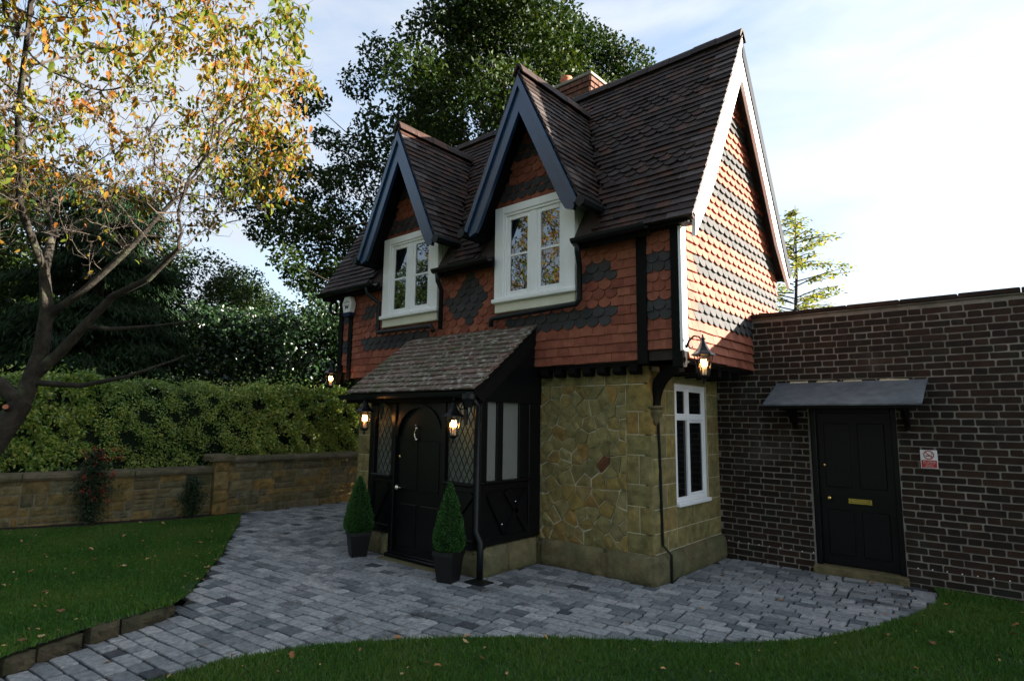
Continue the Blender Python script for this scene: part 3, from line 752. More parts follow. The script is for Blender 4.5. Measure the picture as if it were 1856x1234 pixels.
# --- roofs
cs = 1 / math.hypot(1, RS); sn = RS * cs
def slab_roof(y0, z0, y1, z1, off, t, x0, x1):
    d = np.array([y1 - y0, z1 - z0]); d = d / np.linalg.norm(d); n = np.array([-d[1], d[0]])
    if n[1] < 0: n = -n
    q = [np.array([y0, z0]) - n * off, np.array([y1, z1]) - n * off, np.array([y1, z1]) - n * (off + t), np.array([y0, z0]) - n * (off + t)]
    return prism([(x0, p[0], p[1]) for p in q], np.array([x1 - x0, 0, 0]))
BAYS = [(VL + .04, WIN[0][0] - .63), (WIN[0][0] + .63, WIN[1][0] - .63), (WIN[1][0] + .63, VR - .03)]      # eaves run between the dormers
HOLES = [(w_[0] - .63, w_[0] + .63) for w_ in WIN]
roof = add('roof', join(*[slab_roof(EY, EZ, RY, RZ, .03, .05, x0, x1) for x0, x1 in BAYS], *[slab_roof(.12, roof_z(.12), RY, RZ, .032, .046, x0, x1) for x0, x1 in HOLES],
                        slab_roof(2 * RY - EY, EZ, RY + .002, RZ, .004, .075, VL + .04, VR - .03)), 'underlay', house)
Fr = Frame((0, EY, EZ - .03), (1, 0, 0), (0, cs, sn)); SL = math.hypot(RY - EY, RZ - EZ)
DH = 5.84; DS = 2.06; DW = .90; DY = -.43
def in_dormer(x, y, z):
    return any(z < DH + dz - abs(x - wc) * DS - .02 and abs(x - wc) < DW for wc, dz in WIN)
pcs = []; PW = .165
nrow = int(SL / .1)
for i in range(nrow):
    club = i in (9, 10, 11, 16, 17, 18, 22, 23, 24)
    n = 40; half = (i % 2) * PW / 2; x = VL; first = True
    edges = [VL]
    q = VL + (PW if i % 2 else PW * 1.5)
    while q < VR - PW * 1.2: edges.append(q); q += PW
    edges.append(VR)
    for k in range(len(edges) - 1):
        a0, a1 = edges[k], edges[k + 1]; xc = (a0 + a1) / 2
        p = Fr.p(xc, i * .1 + .05)
        if in_dormer(xc, p[1], p[2]) or (p[1] < .12 and any(a0 < h1 - .04 and a1 > h0 + .04 for h0, h1 in HOLES)): continue
        big = k == len(edges) - 2 or k == 0
        r = random.uniform(.93, 1) if big and i % 2 == 0 and rr() < .75 else rr() * .9
        pcs.append((*tile_geo(Fr, xc, i * .1 - .005 + random.uniform(-.003, .003), a1 - a0, .17, .014, .028, club and not big, .010), 'roof_tile', r))
for wc, dz in WIN:
    L = math.hypot(DW, DW * DS); c2 = DW / L; s2 = DW * DS / L
    for sd in (1, -1):
        base = np.array([wc + sd * DW, 0, DH + dz - DW * DS])
        F = Frame(base - np.array([sd * s2, 0, c2]) * .03, (0, sd, 0), (-sd * c2, 0, s2))
        for i in range(int(L / .1)):
            y = DY + (0 if i % 2 else -.0); first = True
            while y < 1.3:
                tw = PW * (1.5 if first and i % 2 else 1.)
                yc = y + tw / 2; p = F.p(sd * yc, i * .1 + .05); zr = roof_z(p[1])
                if p[2] > zr - .03:
                    r = random.uniform(.92, 1) if first and rr() < .5 else rr() * .93
                    pcs.append((*tile_geo(F, sd * yc, i * .1 - .005, tw, .17, .014, .028, False, .010), 'roof_tile', r))
                y += tw; first = False
emit(roof, 'roof_tile', pcs, ['roof_tile'], 300, 'roof_tiling')
def ridge_row(p0, p1, seg, r, slope, nm, mat):
    p0 = np.array(p0, float); p1 = np.array(p1, float); d = p1 - p0; L = np.linalg.norm(d); d /= L; s = np.cross(d, (0, 0, 1)); n = max(1, round(L / seg))
    for k in range(n):
        a, b = p0 + d * (L * k / n + .004), p0 + d * (L * (k + 1) / n - .004)
        prof = [(-1., -.95), (-.62, -.12), (-.3, .26), (0, .36), (.3, .26), (.62, -.12), (1., -.95), (.86, -1.), (0, .12), (-.86, -1.)]
        j = random.uniform(-.004, .004)
        v = [a + s * u * r + np.array([0, 0, w_ * r * slope + j]) for u, w_ in prof]
        add('ridge_tile', prism(v, b - a), mat, roof, rnd=nm + rr() * .2)
ridge_row((VL, RY, RZ + .03), (VR, RY, RZ + .03), .32, .105, 1., .0, 'roof_tile')
for wc, dz in WIN: ridge_row((wc, DY - .02, DH + dz + .035), (wc, EY + (DH - EZ + dz) / RS + .03, DH + dz + .035), .3, .085, 1.2, .55, 'roof_tile')
# barge boards of the gable end
ny, nz_ = sn, -cs
def barge(sd, x0, x1, nm):
    f = lambda y: RY + sd * (y - RY)
    ou = .075 if sd > 0 else .15; inn = .075 + (.20 if sd > 0 else .235)
    o = lambda y, k: (y + ny * k, roof_z(y) + nz_ * k)
    ax = RY; top_o = RZ - ou / cs; top_i = RZ - inn / cs
    lo = o(EY + .06, ou); li = o(EY + .28, inn)
    poly = [(RY, top_o), lo, (EY + .10, 3.42), li, (RY, top_i)]
    return add(nm, prism([(x0, f(p[0]), p[1]) for p in poly], np.array([x1 - x0, 0, 0])), 'white', house)
barge(1, VR - .07, VR - .03, 'bargeboard'); barge(-1, VR - .07, VR - .03, 'bargeboard')
for sd in (1, -1):                                                # dark verge moulding over the boards
    f = lambda y: RY + sd * (y - RY)
    poly = [(RY, RZ - .03 / cs), (EY + .02 + ny * .03, roof_z(EY + .02) + nz_ * .03), (EY + .02 + ny * (.078 if sd > 0 else .155), roof_z(EY + .02) + nz_ * (.078 if sd > 0 else .155)), (RY, RZ - (.078 if sd > 0 else .155) / cs)]
    add('verge_strip', prism([(VR - .10, f(p[0]), p[1]) for p in poly], np.array([.085, 0, 0])), 'black' if sd < 0 else 'white', house)
add('bargeboard', join(*[prism([(VL + .05, RY + sd * (p[0] - RY), p[1]) for p in [(RY, RZ - .08 / cs), (EY + .1, roof_z(EY + .1) - .1), (EY + .3, roof_z(EY + .3) - .42), (RY, RZ - .28 / cs)]], np.array([.04, 0, 0])) for sd in (1, -1)]), 'black', house)
add('soffit', join(*[box(max(x0, VL + .06), min(x1, VR - .08), EY + .03, YT + .04, 3.56, 3.60) for x0, x1 in BAYS], box(VL + .06, VR - .08, YBK - .03, 2 * RY - EY - .03, 3.56, 3.60)), 'timber', house)
# scrolled eaves bracket at the far corner
add('eaves_bracket', tube([(XLT - .02, YT - .06, 3.3)] + [(XLT - .12 - .1 * math.sin(t), YT - .06, 3.42 - .1 * math.cos(t)) for t in np.linspace(0, 5.6, 14)], .025, 6), 'timber', house)

# --- dormers
for wc, dz in WIN:
    zt = DH + dz
    d = add('dormer', join(prism([(wc - .62, YT + .02, 2.96), (wc + .62, YT + .02, 2.96), (wc + .62, YT + .02, 4.3 + dz), (wc + .01, YT + .02, 5.6), (wc - .01, YT + .02, 5.6), (wc - .62, YT + .02, 4.3 + dz)], np.array([0, .5, 0]))), 'tile_red', house, rnd=.2)
    for sx in (-.632, .612): add('cheek', box(wc + sx, wc + sx + .02, YT + .03, .5, 3.0, 4.3 + dz), 'cream', d)
    for sd in (1, -1):
        L = math.hypot(DW, DW * DS); c2 = DW / L; s2 = DW * DS / L; nrm = np.array([sd * s2, 0, c2])
        top = np.array([wc, DY + .03, zt]); bot = np.array([wc + sd * DW, DY + .03, zt - DW * DS])
        q = [top - nrm * .03, bot - nrm * .03, bot - nrm * .07, top - np.array([0, 0, .07 / c2])]
        q[0] = top - np.array([0, 0, .03 / c2])
        add('dormer_roof_board', prism(q, np.array([0, 1.35, 0])), 'timber', d)
        # barge board in two thicknesses
        def pt(u, k): return top + (bot - top) * u - nrm * k
        A0 = top - np.array([0, 0, .065 / c2]); A1 = top - np.array([0, 0, .235 / c2])
        poly = [A0, pt(.985, .065), pt(1.02, .14), pt(.98, .22), pt(.91, .235), A1]
        bo = add('bargeboard', prism([p + np.array([0, -.02, 0]) for p in poly], np.array([0, .05, 0])), 'barge', d)
        poly = [top - np.array([0, 0, .035 / c2]), pt(1.0, .035), pt(1.0, .095), top - np.array([0, 0, .095 / c2])]
        add('verge_moulding', prism([p + np.array([0, -.05, 0]) for p in poly], np.array([0, .09, 0])), 'barge', d)
        gx = wc + sd * (DW + .01); gz = zt - DW * DS - .03
        add('dormer_gutter', tube([(gx, DY - .03, gz), (gx, EY + .42, gz)], .062, 8), 'pipe', d)
    # window: casing, sill, apron, casements, panes
    z0 = 2.95 + dz; y0 = YT - .055
    w = add('window', join(bbox(wc - .62, wc - .47, y0, YT + .04, z0 + .15, 4.29 + dz, .006), bbox(wc + .47, wc + .62, y0, YT + .04, z0 + .15, 4.29 + dz, .006),
                           bbox(wc - .47, wc + .47, y0, YT + .04, 4.19 + dz, 4.29 + dz, .006),
                           bbox(wc - .47, wc - .435, y0 + .012, YT + .04, z0 + .15, 4.19 + dz, .006), bbox(wc + .435, wc + .47, y0 + .012, YT + .04, z0 + .15, 4.19 + dz, .006), bbox(wc - .435, wc + .435, y0 + .012, YT + .04, 4.155 + dz, 4.19 + dz, .006),
                           bbox(wc - .05, wc + .05, y0 + .02, YT + .04, z0 + .15, 4.155 + dz, .008)), 'white', house)
    w['label'] = 'white two-light dormer window above the ' + ('left' if wc < -3 else 'right') + ' part of the porch roof'
    add('sill', join(bbox(wc - .64, wc + .64, y0 - .035, YT + .04, z0 + .10, z0 + .155, .01), bbox(wc - .47, wc + .47, y0 + .0, YT + .04, z0 + .155, z0 + .185, .008)), 'white', w)
    add('apron', join(bbox(wc - .615, wc + .615, y0 + .01, YT + .04, z0 - .02, z0 + .10, .008)), 'cream', w)
    for s in (-1, 1):
        a0, a1 = (wc - .435, wc - .05) if s < 0 else (wc + .05, wc + .435); b0, b1 = z0 + .185, 4.155 + dz; yy = y0 + .028; e = .055
        add('casement', join(bbox(a0, a0 + e, yy, YT, b0, b1), bbox(a1 - e, a1, yy, YT, b0, b1), bbox(a0 + e, a1 - e, yy, YT, b0, b0 + e), bbox(a0 + e, a1 - e, yy, YT, b1 - e, b1)), 'white', w)
        zm = (b0 + b1) / 2
        add('glazing_bar', bbox(a0 + e, a1 - e, yy + .008, YT, zm - .014, zm + .014, .004), 'white', w)
        for q0, q1 in ((b0 + e, zm - .014), (zm + .014, b1 - e)): add('pane', box(a0 + e, a1 - e, yy + .018, yy + .024, q0, q1), 'glass', w)

# --- chimney
ch = add('chimney', join(box(-3.3, -1.90, 1.76, 2.24, 5.0, 6.86), bbox(-3.36, -1.84, 1.70, 2.30, 6.95, 7.00, .006)), 'brick_mortar', house)
pcs = []
for F, a0, a1 in ((Frame((0, 1.755, 0), (1, 0, 0), (0, 0, 1)), -3.3, -1.90), (Frame((-1.895, 0, 0), (0, 1, 0), (0, 0, 1)), 1.76, 2.24)):
    for i in range(15):
        z = 5.80 + i * .075; o = .04 if i >= 14 else (.02 if i == 13 else 0); a = a0 - (i % 2) * .11 - o
        while a < a1 + o:
            b0, b1 = max(a, a0 - o), min(a + .22, a1 + o)
            if b1 - b0 > .03: pcs.append((*slab(F, rect(b0 + .005, b1 - .005, z + .005, z + .07, .001), .006 + o, .004, -.02), 'chimney_brick', rr()))
            a += .22
emit(ch, 'brick', pcs, ['chimney_brick'], 120, 'chimney_bricks')
for x in (-2.52, -3.02): add('chimney_pot', lathe([(.10, 0), (.09, .03), (.085, .2), (.1, .22), (.1, .26), (.07, .26), (.06, .1)], (x, 2.0, 7.0), 14), 'terracotta', ch, True)

# --- gutters and pipes of the front
def gutter(x0, x1, y, z, nm='gutter'):
    v = []; n = 7
    for x in (x0, x1):
        for k in range(n): t = math.pi * k / (n - 1); v.append((x, y - .058 * math.cos(t), z - .058 * math.sin(t)))
        for k in range(n): t = math.pi * (n - 1 - k) / (n - 1); v.append((x, y - .050 * math.cos(t), z + .0 - .050 * math.sin(t)))
    m = 2 * n
    g = add(nm, (v, [tuple(range(m)), tuple(range(m, 2 * m))[::-1]] + [(i, (i + 1) % m, m + (i + 1) % m, m + i) for i in range(m)]), 'pipe', house)
    add('gutter_fascia', box(x0, x1, y + .07, y + .1, z - .10, z + .02), 'timber', house)
    return g
gutter(-.80, .10, EY - .06, EZ - .02); gutter(-3.10, -2.06, EY - .06, EZ - .0); gutter(-5.95, -4.42, EY - .06, EZ + .02)
def pipe(path, nm='downpipe', r=.032):
    o = add(nm, tube(path, r, 8), 'pipe', house, True); return o
yp = YT - .065
pipe([(-.74, EY - .06, 3.55), (-.74, EY - .05, 3.45), (-.80, yp, 3.33), (-.80, yp, 2.95), (-.83, yp - .02, 2.90), (-2.05, yp - .02, 2.86), (-2.12, yp - .02, 2.85), (-2.12, yp - .02, 2.76)])
pipe([(-3.02, EY - .06, 3.55), (-3.02, EY - .05, 3.46), (-3.08, yp, 3.36), (-3.08, yp, 2.82)])
pipe([(-4.62, EY - .06, 3.6), (-4.62, EY - .05, 3.5), (-4.48, yp, 3.35), (-4.48, yp, 2.93), (-4.45, yp - .02, 2.89), (-3.25, yp - .02, 2.88), (-3.2, yp - .02, 2.80)])

# --- the porch (parts of the cottage)
PX0, PX1, PY = -3.44, -1.49, -.96
PT0, PT1 = (-.08, 2.745), (-1.13, 1.93)                          # roof: (y, z) at the wall and at the eave
pl = math.hypot(PT0[0] - PT1[0], PT0[1] - PT1[1]); pv = np.array([0, PT0[0] - PT1[0], PT0[1] - PT1[1]]) / pl
RX0, RX1 = -3.76, -1.45
pn = np.cross((1, 0, 0), pv)
pr = add('porch_roof', prism([np.array([RX0 + .03, PT1[0] + .02, PT1[1]]) - pn * .03, np.array([RX0 + .03, PT0[0], PT0[1]]) - pn * .03, np.array([RX0 + .03, PT0[0], PT0[1]]) - pn * .07, np.array([RX0 + .03, PT1[0] + .02, PT1[1]]) - pn * .07], np.array([RX1 - RX0 - .06, 0, 0])), 'timber', house)
Fpr = Frame(np.array([0, PT1[0], PT1[1]]) - pn * .03, (1, 0, 0), pv); pcs = []
for i in range(13):
    a = RX0; first = True
    while a < RX1 - .03:
        w_ = .165 if not (first and i % 2) else .25
        if a + w_ > RX1 - .1: w_ = RX1 - a
        pcs.append((*tile_geo(Fpr, a + w_ / 2, i * .1015 - .005, w_, .17, .014, .027, False, .008), 'porch_tile', rr())); a += w_; first = False
emit(pr, 'roof_tile', pcs, ['porch_tile'], 300, 'porch_tiling')
# verge board, boarded triangle and eaves beam
for x in (RX1 - .05, RX0 + .04):
    add('porch_bargeboard', prism([np.array([x, PT1[0] + .01, PT1[1]]) - pn * .07, np.array([x, PT0[0], PT0[1]]) - pn * .07, np.array([x, PT0[0], PT0[1]]) - pn * .2, np.array([x, PT1[0] + .06, PT1[1]]) - pn * .19], np.array([.03, 0, 0])), 'timber', house)
add('porch_gable_board', prism([(PX1 - .03, PY, 1.8), (PX1 - .03, YF - .02, 1.8), (PX1 - .03, YF - .02, 2.62), (PX1 - .03, PY, 1.9)], np.array([.035, 0, 0])), 'black', house)
add('porch_gable_board', prism([(PX0, PY, 1.8), (PX0, YF - .02, 1.8), (PX0, YF - .02, 2.62), (PX0, PY, 1.9)], np.array([.035, 0, 0])), 'black', house)
add('porch_beam', bbox(PX0 - .03, PX1 + .01, PY - .04, PY + .07, 1.80, 1.90, .01), 'black', house)
gutter(RX0 - .02, RX1 - .02, PT1[0] - .04, PT1[1] - .035, 'porch_gutter')
# posts
for x0, x1 in ((PX0, PX0 + .10), (PX1 - .10, PX1), (-3.00, -2.93), (-2.12, -2.05)):
    add('porch_post', bbox(x0, x1, PY, PY + .10, .02 if -3.1 < x0 < -2.0 else .26, 1.80, .008), 'black', house)
add('porch_post', bbox(PX1 - .1, PX1, -.16, .05, .30, 1.80, .008), 'black', house)
add('porch_post', bbox(PX0, PX0 + .1, -.16, .05, .30, 1.80, .008), 'black', house)
# front panels below the leaded lights
def panel_front(x0, x1):
    p = add('porch_panel', join(box(x0, x1, PY + .03, PY + .06, .26, .93), bbox(x0, x1, PY + .005, PY + .03, .26, .36), bbox(x0, x1, PY + .005, PY + .03, .84, .9)), 'black', house)
    add('panel_sill', bbox(x0 - .02, x1 + .02, PY - .03, PY + .05, .905, .94, .006), 'black', p)
    add('panel_brace', obox((x0 + .03, PY + .018, .38), (x1 - .03, PY + .018, .82), .05, .02, (1, 0, -.4)), 'black', p)
    add('foot_ledge', bbox(x0 - .03, x1 + .03, PY - .035, PY + .03, .345, .362, .004), 'black', p)
panel_front(PX0 + .10, -3.0); panel_front(-2.05, PX1 - .10)
for x0, x1 in ((-3.335, -3.005), (-2.045, -1.595)):
    wdw = add('leaded_window', box(x0, x1, PY + .055, PY + .062, .94, 1.80), 'leaded', house)
    lat = []; st = .085; xx0, xx1 = x0, x1
    for k in range(-14, 22):
        for sg in (1, -1):
            # line x = xx0 + k*st + sg*(z-.94)*.55
            pts = []
            for zz in np.linspace(.94, 1.80, 60):
                xq = xx0 + k * st + sg * (zz - .94) * .55
                if xx0 <= xq <= xx1: pts.append((xq, zz))
            if len(pts) > 1: lat.append(obox((pts[0][0], PY + .052, pts[0][1]), (pts[-1][0], PY + .052, pts[-1][1]), .007, .006, (0, 1, 0)))
    add('lead_lattice', join(*lat), 'lead', wdw)
    # curved spandrel between the light and the beam
    sgn = 1 if x0 < -3 else -1
    sx = x1 if sgn > 0 else x0
    add('curved_spandrel', prism([(sx, PY + .02, 1.45)] + [(sx - sgn * .20 * (1 - math.cos(t)), PY + .02, 1.45 + .35 * math.sin(t)) for t in np.linspace(.15, math.pi / 2, 7)] + [(sx, PY + .02, 1.80)], np.array([0, .03, 0])), 'black', wdw)
# door with arched head, panels, fittings
door = add('door', join(box(-2.93, -2.12, PY + .05, PY + .09, .05, 1.80)), 'black', house)
door['label'] = 'black arched front door in the porch'
for x0, x1 in ((-2.87, -2.56), (-2.49, -2.18)):
    for z0, z1 in ((.14, .62), (.78, 1.36)):
        add('door_panel', bbox(x0, x1, PY + .038, PY + .055, z0, z1, .012), 'black', door)
arcp = [(-2.525 + .39 * math.cos(t), 1.40 + .36 * math.sin(t)) for t in np.linspace(0, math.pi, 15)]
add('arch_moulding', join(*[obox((arcp[i][0], PY + .03, arcp[i][1]), (arcp[i + 1][0], PY + .03, arcp[i + 1][1]), .05, .05, (0, 1, 0)) for i in range(14)]), 'black', door)
add('arch_head', join(prism([(-2.93, PY + .025, 1.8)] + [(p[0], PY + .025, p[1]) for p in arcp[::-1][:8]] + [(-2.525, PY + .025, 1.8)], np.array([0, .03, 0])), prism([(-2.12, PY + .025, 1.8), (-2.525, PY + .025, 1.8)] + [(p[0], PY + .025, p[1]) for p in arcp[::-1][7:]], np.array([0, .03, 0]))), 'black', door)
add('door_knob', join(ball((-2.86, PY + .0, .80), .034, 10, (1, .8, 1)), tube([(-2.86, PY + .04, .80), (-2.86, PY, .80)], .013, 8), lathe([(.035, 0), (.035, .006)], (-2.86, PY + .04, .797), 10)), 'steel', door, True)
add('door_lock', ball((-2.875, PY + .038, 1.16), .019, 10, (1, .5, 1)), 'brass', door, True)
add('door_knocker', join(ball((-2.55, PY + .015, 1.50), .021, 8), ball((-2.55, PY + .015, 1.37), .021, 8), tube([(-2.55 - .035 * math.sin(t), PY + .012, 1.50 - .13 * t / math.pi) for t in np.linspace(0, math.pi, 8)], .009, 6), ball((-2.575, PY + .02, 1.535), .012, 6)), 'steel', door, True)
add('threshold', join(bbox(-3.0, -2.05, PY - .05, PY + .1, -.02, .05, .01), bbox(-2.95, -2.1, PY - .02, PY + .08, .05, .07, .006)), 'black', door)
add('door_step', bbox(-3.02, -2.03, PY - .14, PY - .05, -.05, .012, .01), 'plinth', house)
# side wall of the porch: two obscured panes over a braced panel
side = add('porch_side_panel', join(box(PX1 - .05, PX1 - .02, PY + .1, -.16, .30, .95), bbox(PX1 - .04, PX1, PY + .1, -.16, .30, .38), bbox(PX1 - .04, PX1, PY + .1, -.16, .86, .93)), 'black', house)
add('panel_sill', bbox(PX1 - .05, PX1 + .035, PY + .0, -.12, .935, .965, .006), 'black', side)
for a, b in (((PY + .12, .84), (-.56, .39)), ((-.56, .84), (-.18, .39)), ((-.20, .84), (-.56, .39))):
    add('panel_brace', obox((PX1 - .008, a[0], a[1]), (PX1 - .008, b[0], b[1]), .055, .025, (0, .6, 1)), 'black', side)
for y in (-.40, -.62): add('panel_stud', ball((PX1 + .004, y, .5 + (y + .62)), .009, 6), 'steel', side)
for y0, y1 in ((PY + .1, -.70), (-.60, -.33)): add('obscured_pane', box(PX1 - .045, PX1 - .035, y0 - .02, y1 + .01, .96, 1.80), 'frosted', side)
add('mullion', join(bbox(PX1 - .06, PX1 - .01, -.70, -.60, .96, 1.8), bbox(PX1 - .06, PX1 - .01, -.33, -.16, .96, 1.8)), 'black', side)
# stone footings of the porch
pp = add('porch_plinth', join(box(PX0 + .05, -3.02, PY + .03, PY + .2, -.05, .22), box(-2.03, PX1 - .03, PY + .03, PY + .2, -.05, .22), box(PX1 - .15, PX1 - .02, PY + .1, -.02, -.05, .25)), 'mortar', house)
Fq = Frame((0, PY - .01, 0), (1, 0, 0), (0, 0, 1)); Fs = Frame((PX1 + .03, 0, 0), (0, 1, 0), (0, 0, 1)); pcs = []
for x0, x1 in ((PX0 - .02, -3.16), (-3.16, -3.01), (-2.04, PX1 + .03)): pcs.append((*rough_block(Fq, x0 + .004, x1 - .004, -.04, .25, .010, .045, -.16, .012, 8, 4), 'plinth', rr()))
for y0, y1 in ((PY + .0, -.5), (-.5, -.005)): pcs.append((*rough_block(Fs, y0 + .004, y1 - .004, -.04, .285, .010, .045, -.12, .012, 8, 4), 'plinth', rr()))
emit(pp, 'plinth_block', pcs, rock, 100, 'plinth_rest', True)
pipe([(PX1 + .02, PT1[0] - .04, 1.86), (PX1 + .02, PY - .08, 1.74), (PX1 + .02, PY - .08, .48), (PX1 + .10, PY - .09, .38), (PX1 + .10, PY - .09, .03)], 'porch_downpipe', .034)
add('rainwater_head', lathe([(.035, 0), (.05, .05), (.075, .09), (.075, .14)], (PX1 + .0, PT1[0] - .03, 1.73), 10), 'pipe', house)
add('drain_cover', join(bbox(PX1 - .02, PX1 + .22, PY - .20, PY + .0, -.02, .008, .004)), 'pipe', house)

# ================================================================== lanterns
def lantern():
    t = thing('wall_lantern', 'x', 'lantern', (0, 0, 0), 'lit wall lanterns on the cottage')
    add('lantern_cap', lathe([(.115, .225), (.108, .238), (.07, .27), (.042, .31), (.024, .355), (.018, .375), (.026, .385), (.012, .40), (.006, .43)], (0, 0, 0), 6), 'black', t)
    add('lantern_base', lathe([(.006, -.05), (.012, -.02), (.008, -.005), (.03, .0), (.05, .02), (.05, .035)], (0, 0, 0), 6), 'black', t)
    bars = []; pan = []
    for k in range(6):
        a = math.pi / 3 * k; b = math.pi / 3 * (k + 1); r0, r1 = .048, .088
        bars.append(tube([(r0 * math.cos(a), r0 * math.sin(a), .03), (r1 * math.cos(a), r1 * math.sin(a), .228)], .0055, 4))
        q = [(r0 * .97 * math.cos(a), r0 * .97 * math.sin(a), .03), (r0 * .97 * math.cos(b), r0 * .97 * math.sin(b), .03), (r1 * .97 * math.cos(b), r1 * .97 * math.sin(b), .228), (r1 * .97 * math.cos(a), r1 * .97 * math.sin(a), .228)]
        pan.append((q, [(0, 1, 2, 3)]))
    add('lantern_frame', join(*bars), 'black', t)
    for g in pan: add('lantern_pane', g, 'lantern_glass', t)
    for k in range(3):
        a = 2 * math.pi * k / 3 + .5; c = (.022 * math.cos(a), .022 * math.sin(a))
        s = add('candle', lathe([(.009, .03), (.009, .115)], (c[0], c[1], 0), 8), 'candle', t)
        add('bulb', lathe([(.004, .115), (.014, .13), (.016, .145), (.009, .17), (.002, .19)], (c[0], c[1], 0), 8), 'bulb', s, True)
    add('bracket', join(tube([(0, 0, .36), (0, .04, .41), (0, .09, .42), (0, .14, .38), (0, .17, .31)], [.008, .009, .010, .012, .013], 6),
                        tube([(0, .17, .33), (0, .12, .30), (0, .10, .32)], .006, 5),
                        prism([(-.022, .175, .14), (.022, .175, .14), (.03, .175, .25), (.022, .175, .37), (0, .175, .40), (-.022, .175, .37), (-.03, .175, .25)], np.array([0, .012, 0]))), 'black', t)
    return t
L0 = lantern()
spots = [((XT + .19, -.06, 2.02), math.pi / 2, 1.0, 'lit black lantern on the sunlit corner post beside the tile-hung gable'),
         ((-1.71, PY - .20, 1.41), 0, 1.0, 'lit black lantern to the right of the porch door'),
         ((-3.28, PY - .20, 1.46), 0, 1.0, 'lit black lantern to the left of the porch door'),
         ((-5.47, YT - .20, 2.08), 0, 1.0, 'lit lantern at the far left corner of the cottage under the eaves')]
for i, (p, rz, s, lab) in enumerate(spots):
    o = L0 if i == 0 else copy_tree(L0)
    o.location = p; o.rotation_euler = (0, 0, rz); o.scale = (s, s, s); o['label'] = lab

# ================================================================== alarm box, sign
al = thing('alarm_box', 'white hexagonal alarm box with dark blue base high on the left corner', 'alarm box', (-5.27, YT - .02, 3.24))
def hexp(k): return [(-.5, .62), (0 - .28, 1), (.28, 1), (.5, .62), (.28, 0), (-.28, 0)]
hx = lambda s, dz, y: [(-5.27 + .25 * s * a, y, 3.24 + .30 * (b - .5) * s + .15 + dz) for a, b in hexp(0)]
add('alarm_body', prism(hx(1, 0, YT - .105), np.array([0, .085, 0])), 'sign_white', al)
add('alarm_base', prism([(-5.27 - .105, YT - .11, 3.285), (-5.27 + .105, YT - .11, 3.285), (-5.27 + .075, YT - .11, 3.225), (-5.27 - .075, YT - .11, 3.225)], np.array([0, .09, 0])), 'navy', al)
e = YT - .107
add('alarm_emblem', join(*[obox((-5.27 + a, e, 3.345 + b), (-5.27 + c, e, 3.345 + d_), .014, .003, (1, 0, 0)) for a, b, c, d_ in ((-.045, .07, -.025, 0), (-.025, 0, 0, .05), (0, .05, .025, 0), (.025, 0, .045, .07), (-.03, .035, .03, .035))]), 'sign_black', al)
add('alarm_lettering', join(obox((-5.34, e, 3.45), (-5.20, e, 3.45), .008, .003, (0, 0, 1)), obox((-5.29, e, 3.475), (-5.25, e, 3.475), .006, .003, (0, 0, 1))), 'sign_black', al)
def text(body, loc, size, mat, parent, align='CENTER', nm='lettering'):
    c = bpy.data.curves.new(nm, 'FONT'); c.body = body; c.size = size; c.align_x = align; c.align_y = 'CENTER'; c.materials.append(MAT[mat])
    o = bpy.data.objects.new(nm, c); COL.objects.link(o); o.parent = parent
    o.rotation_euler = (math.pi / 2, 0, 0); dg = bpy.context.evaluated_depsgraph_get()
    me = bpy.data.meshes.new_from_object(o.evaluated_get(dg)); COL.objects.unlink(o); bpy.data.objects.remove(o)
    o = bpy.data.objects.new(nm, me); COL.objects.link(o); o.parent = parent
    o.location = Vector(loc) - wloc(parent); o.rotation_euler = (math.pi / 2, 0, 0)
    return o

# ================================================================== the brick wall with its door
YB = 1.833
bw = thing('brick_wall', 'dark old brick garden wall with flat coping joined to the cottage', 'brick wall', (2, YB + .1, 0))
DX0, DX1, DZ0, DZ1 = .98, 1.83, .03, 1.79
add('wall_core', join(box(-.12, DX0, YB + .004, YB + .24, -.1, 2.86), box(DX0, DX1, YB + .004, YB + .24, DZ1, 2.86), box(DX1, 5.2, YB + .004, YB + .24, -.1, 2.86), box(DX0, DX1, YB + .2, YB + .24, -.1, DZ1)), 'brick_mortar', bw)
Fb = Frame((0, YB, 0), (1, 0, 0), (0, 0, 1)); pcs = []; CH = .0712
for i in range(-1, 41):
    z = -.02 + i * CH; a = -.45 + (i % 2) * .1715 + random.uniform(-.02, .02); k = 0
    # gentle settlement of the courses
    while a < 5.2:
        k += 1
        L = (.228 if k % 2 else .115) + random.uniform(-.005, .005)
        b0, b1 = max(a, -.08), min(a + L, 5.2); zz = z - .012 * math.sin(a * .8)
        a += L
        segs = [(b0, b1)]
        if z + CH > DZ0 and z < DZ1 - .01:
            segs = [s for s in ((b0, min(b1, DX0)), (max(b0, DX1), b1)) if s[1] - s[0] > .02]
        for s0, s1 in segs:
            if s1 - s0 < .035 or z + CH > 2.868: continue
            if zz < .38 and False: continue
            g = .0058
            ol = rect(s0 + g, s1 - g, zz + g, zz + CH - g, .003); o8 = []
            for q_ in range(4):
                p_, c_, n_ = (np.array(ol[(q_ + e_) % 4]) for e_ in (-1, 0, 1)); t_ = random.uniform(.004, .011)
                o8 += [tuple(c_ + (p_ - c_) / np.linalg.norm(p_ - c_) * t_), tuple(c_ + (n_ - c_) / np.linalg.norm(n_ - c_) * t_)]
            pcs.append((*slab(Fb, o8, random.uniform(-.002, .0035), .003, -.02), 'brick', min(1, max(0, random.gauss(.45, .28)))))
emit(bw, 'brick', pcs, ['brick'], 300, 'brickwork')
wcp = add('coping', box(.385, 5.2, YB - .02, YB + .26, 2.862, 2.875), 'brick_mortar', bw)
a = XT + .012
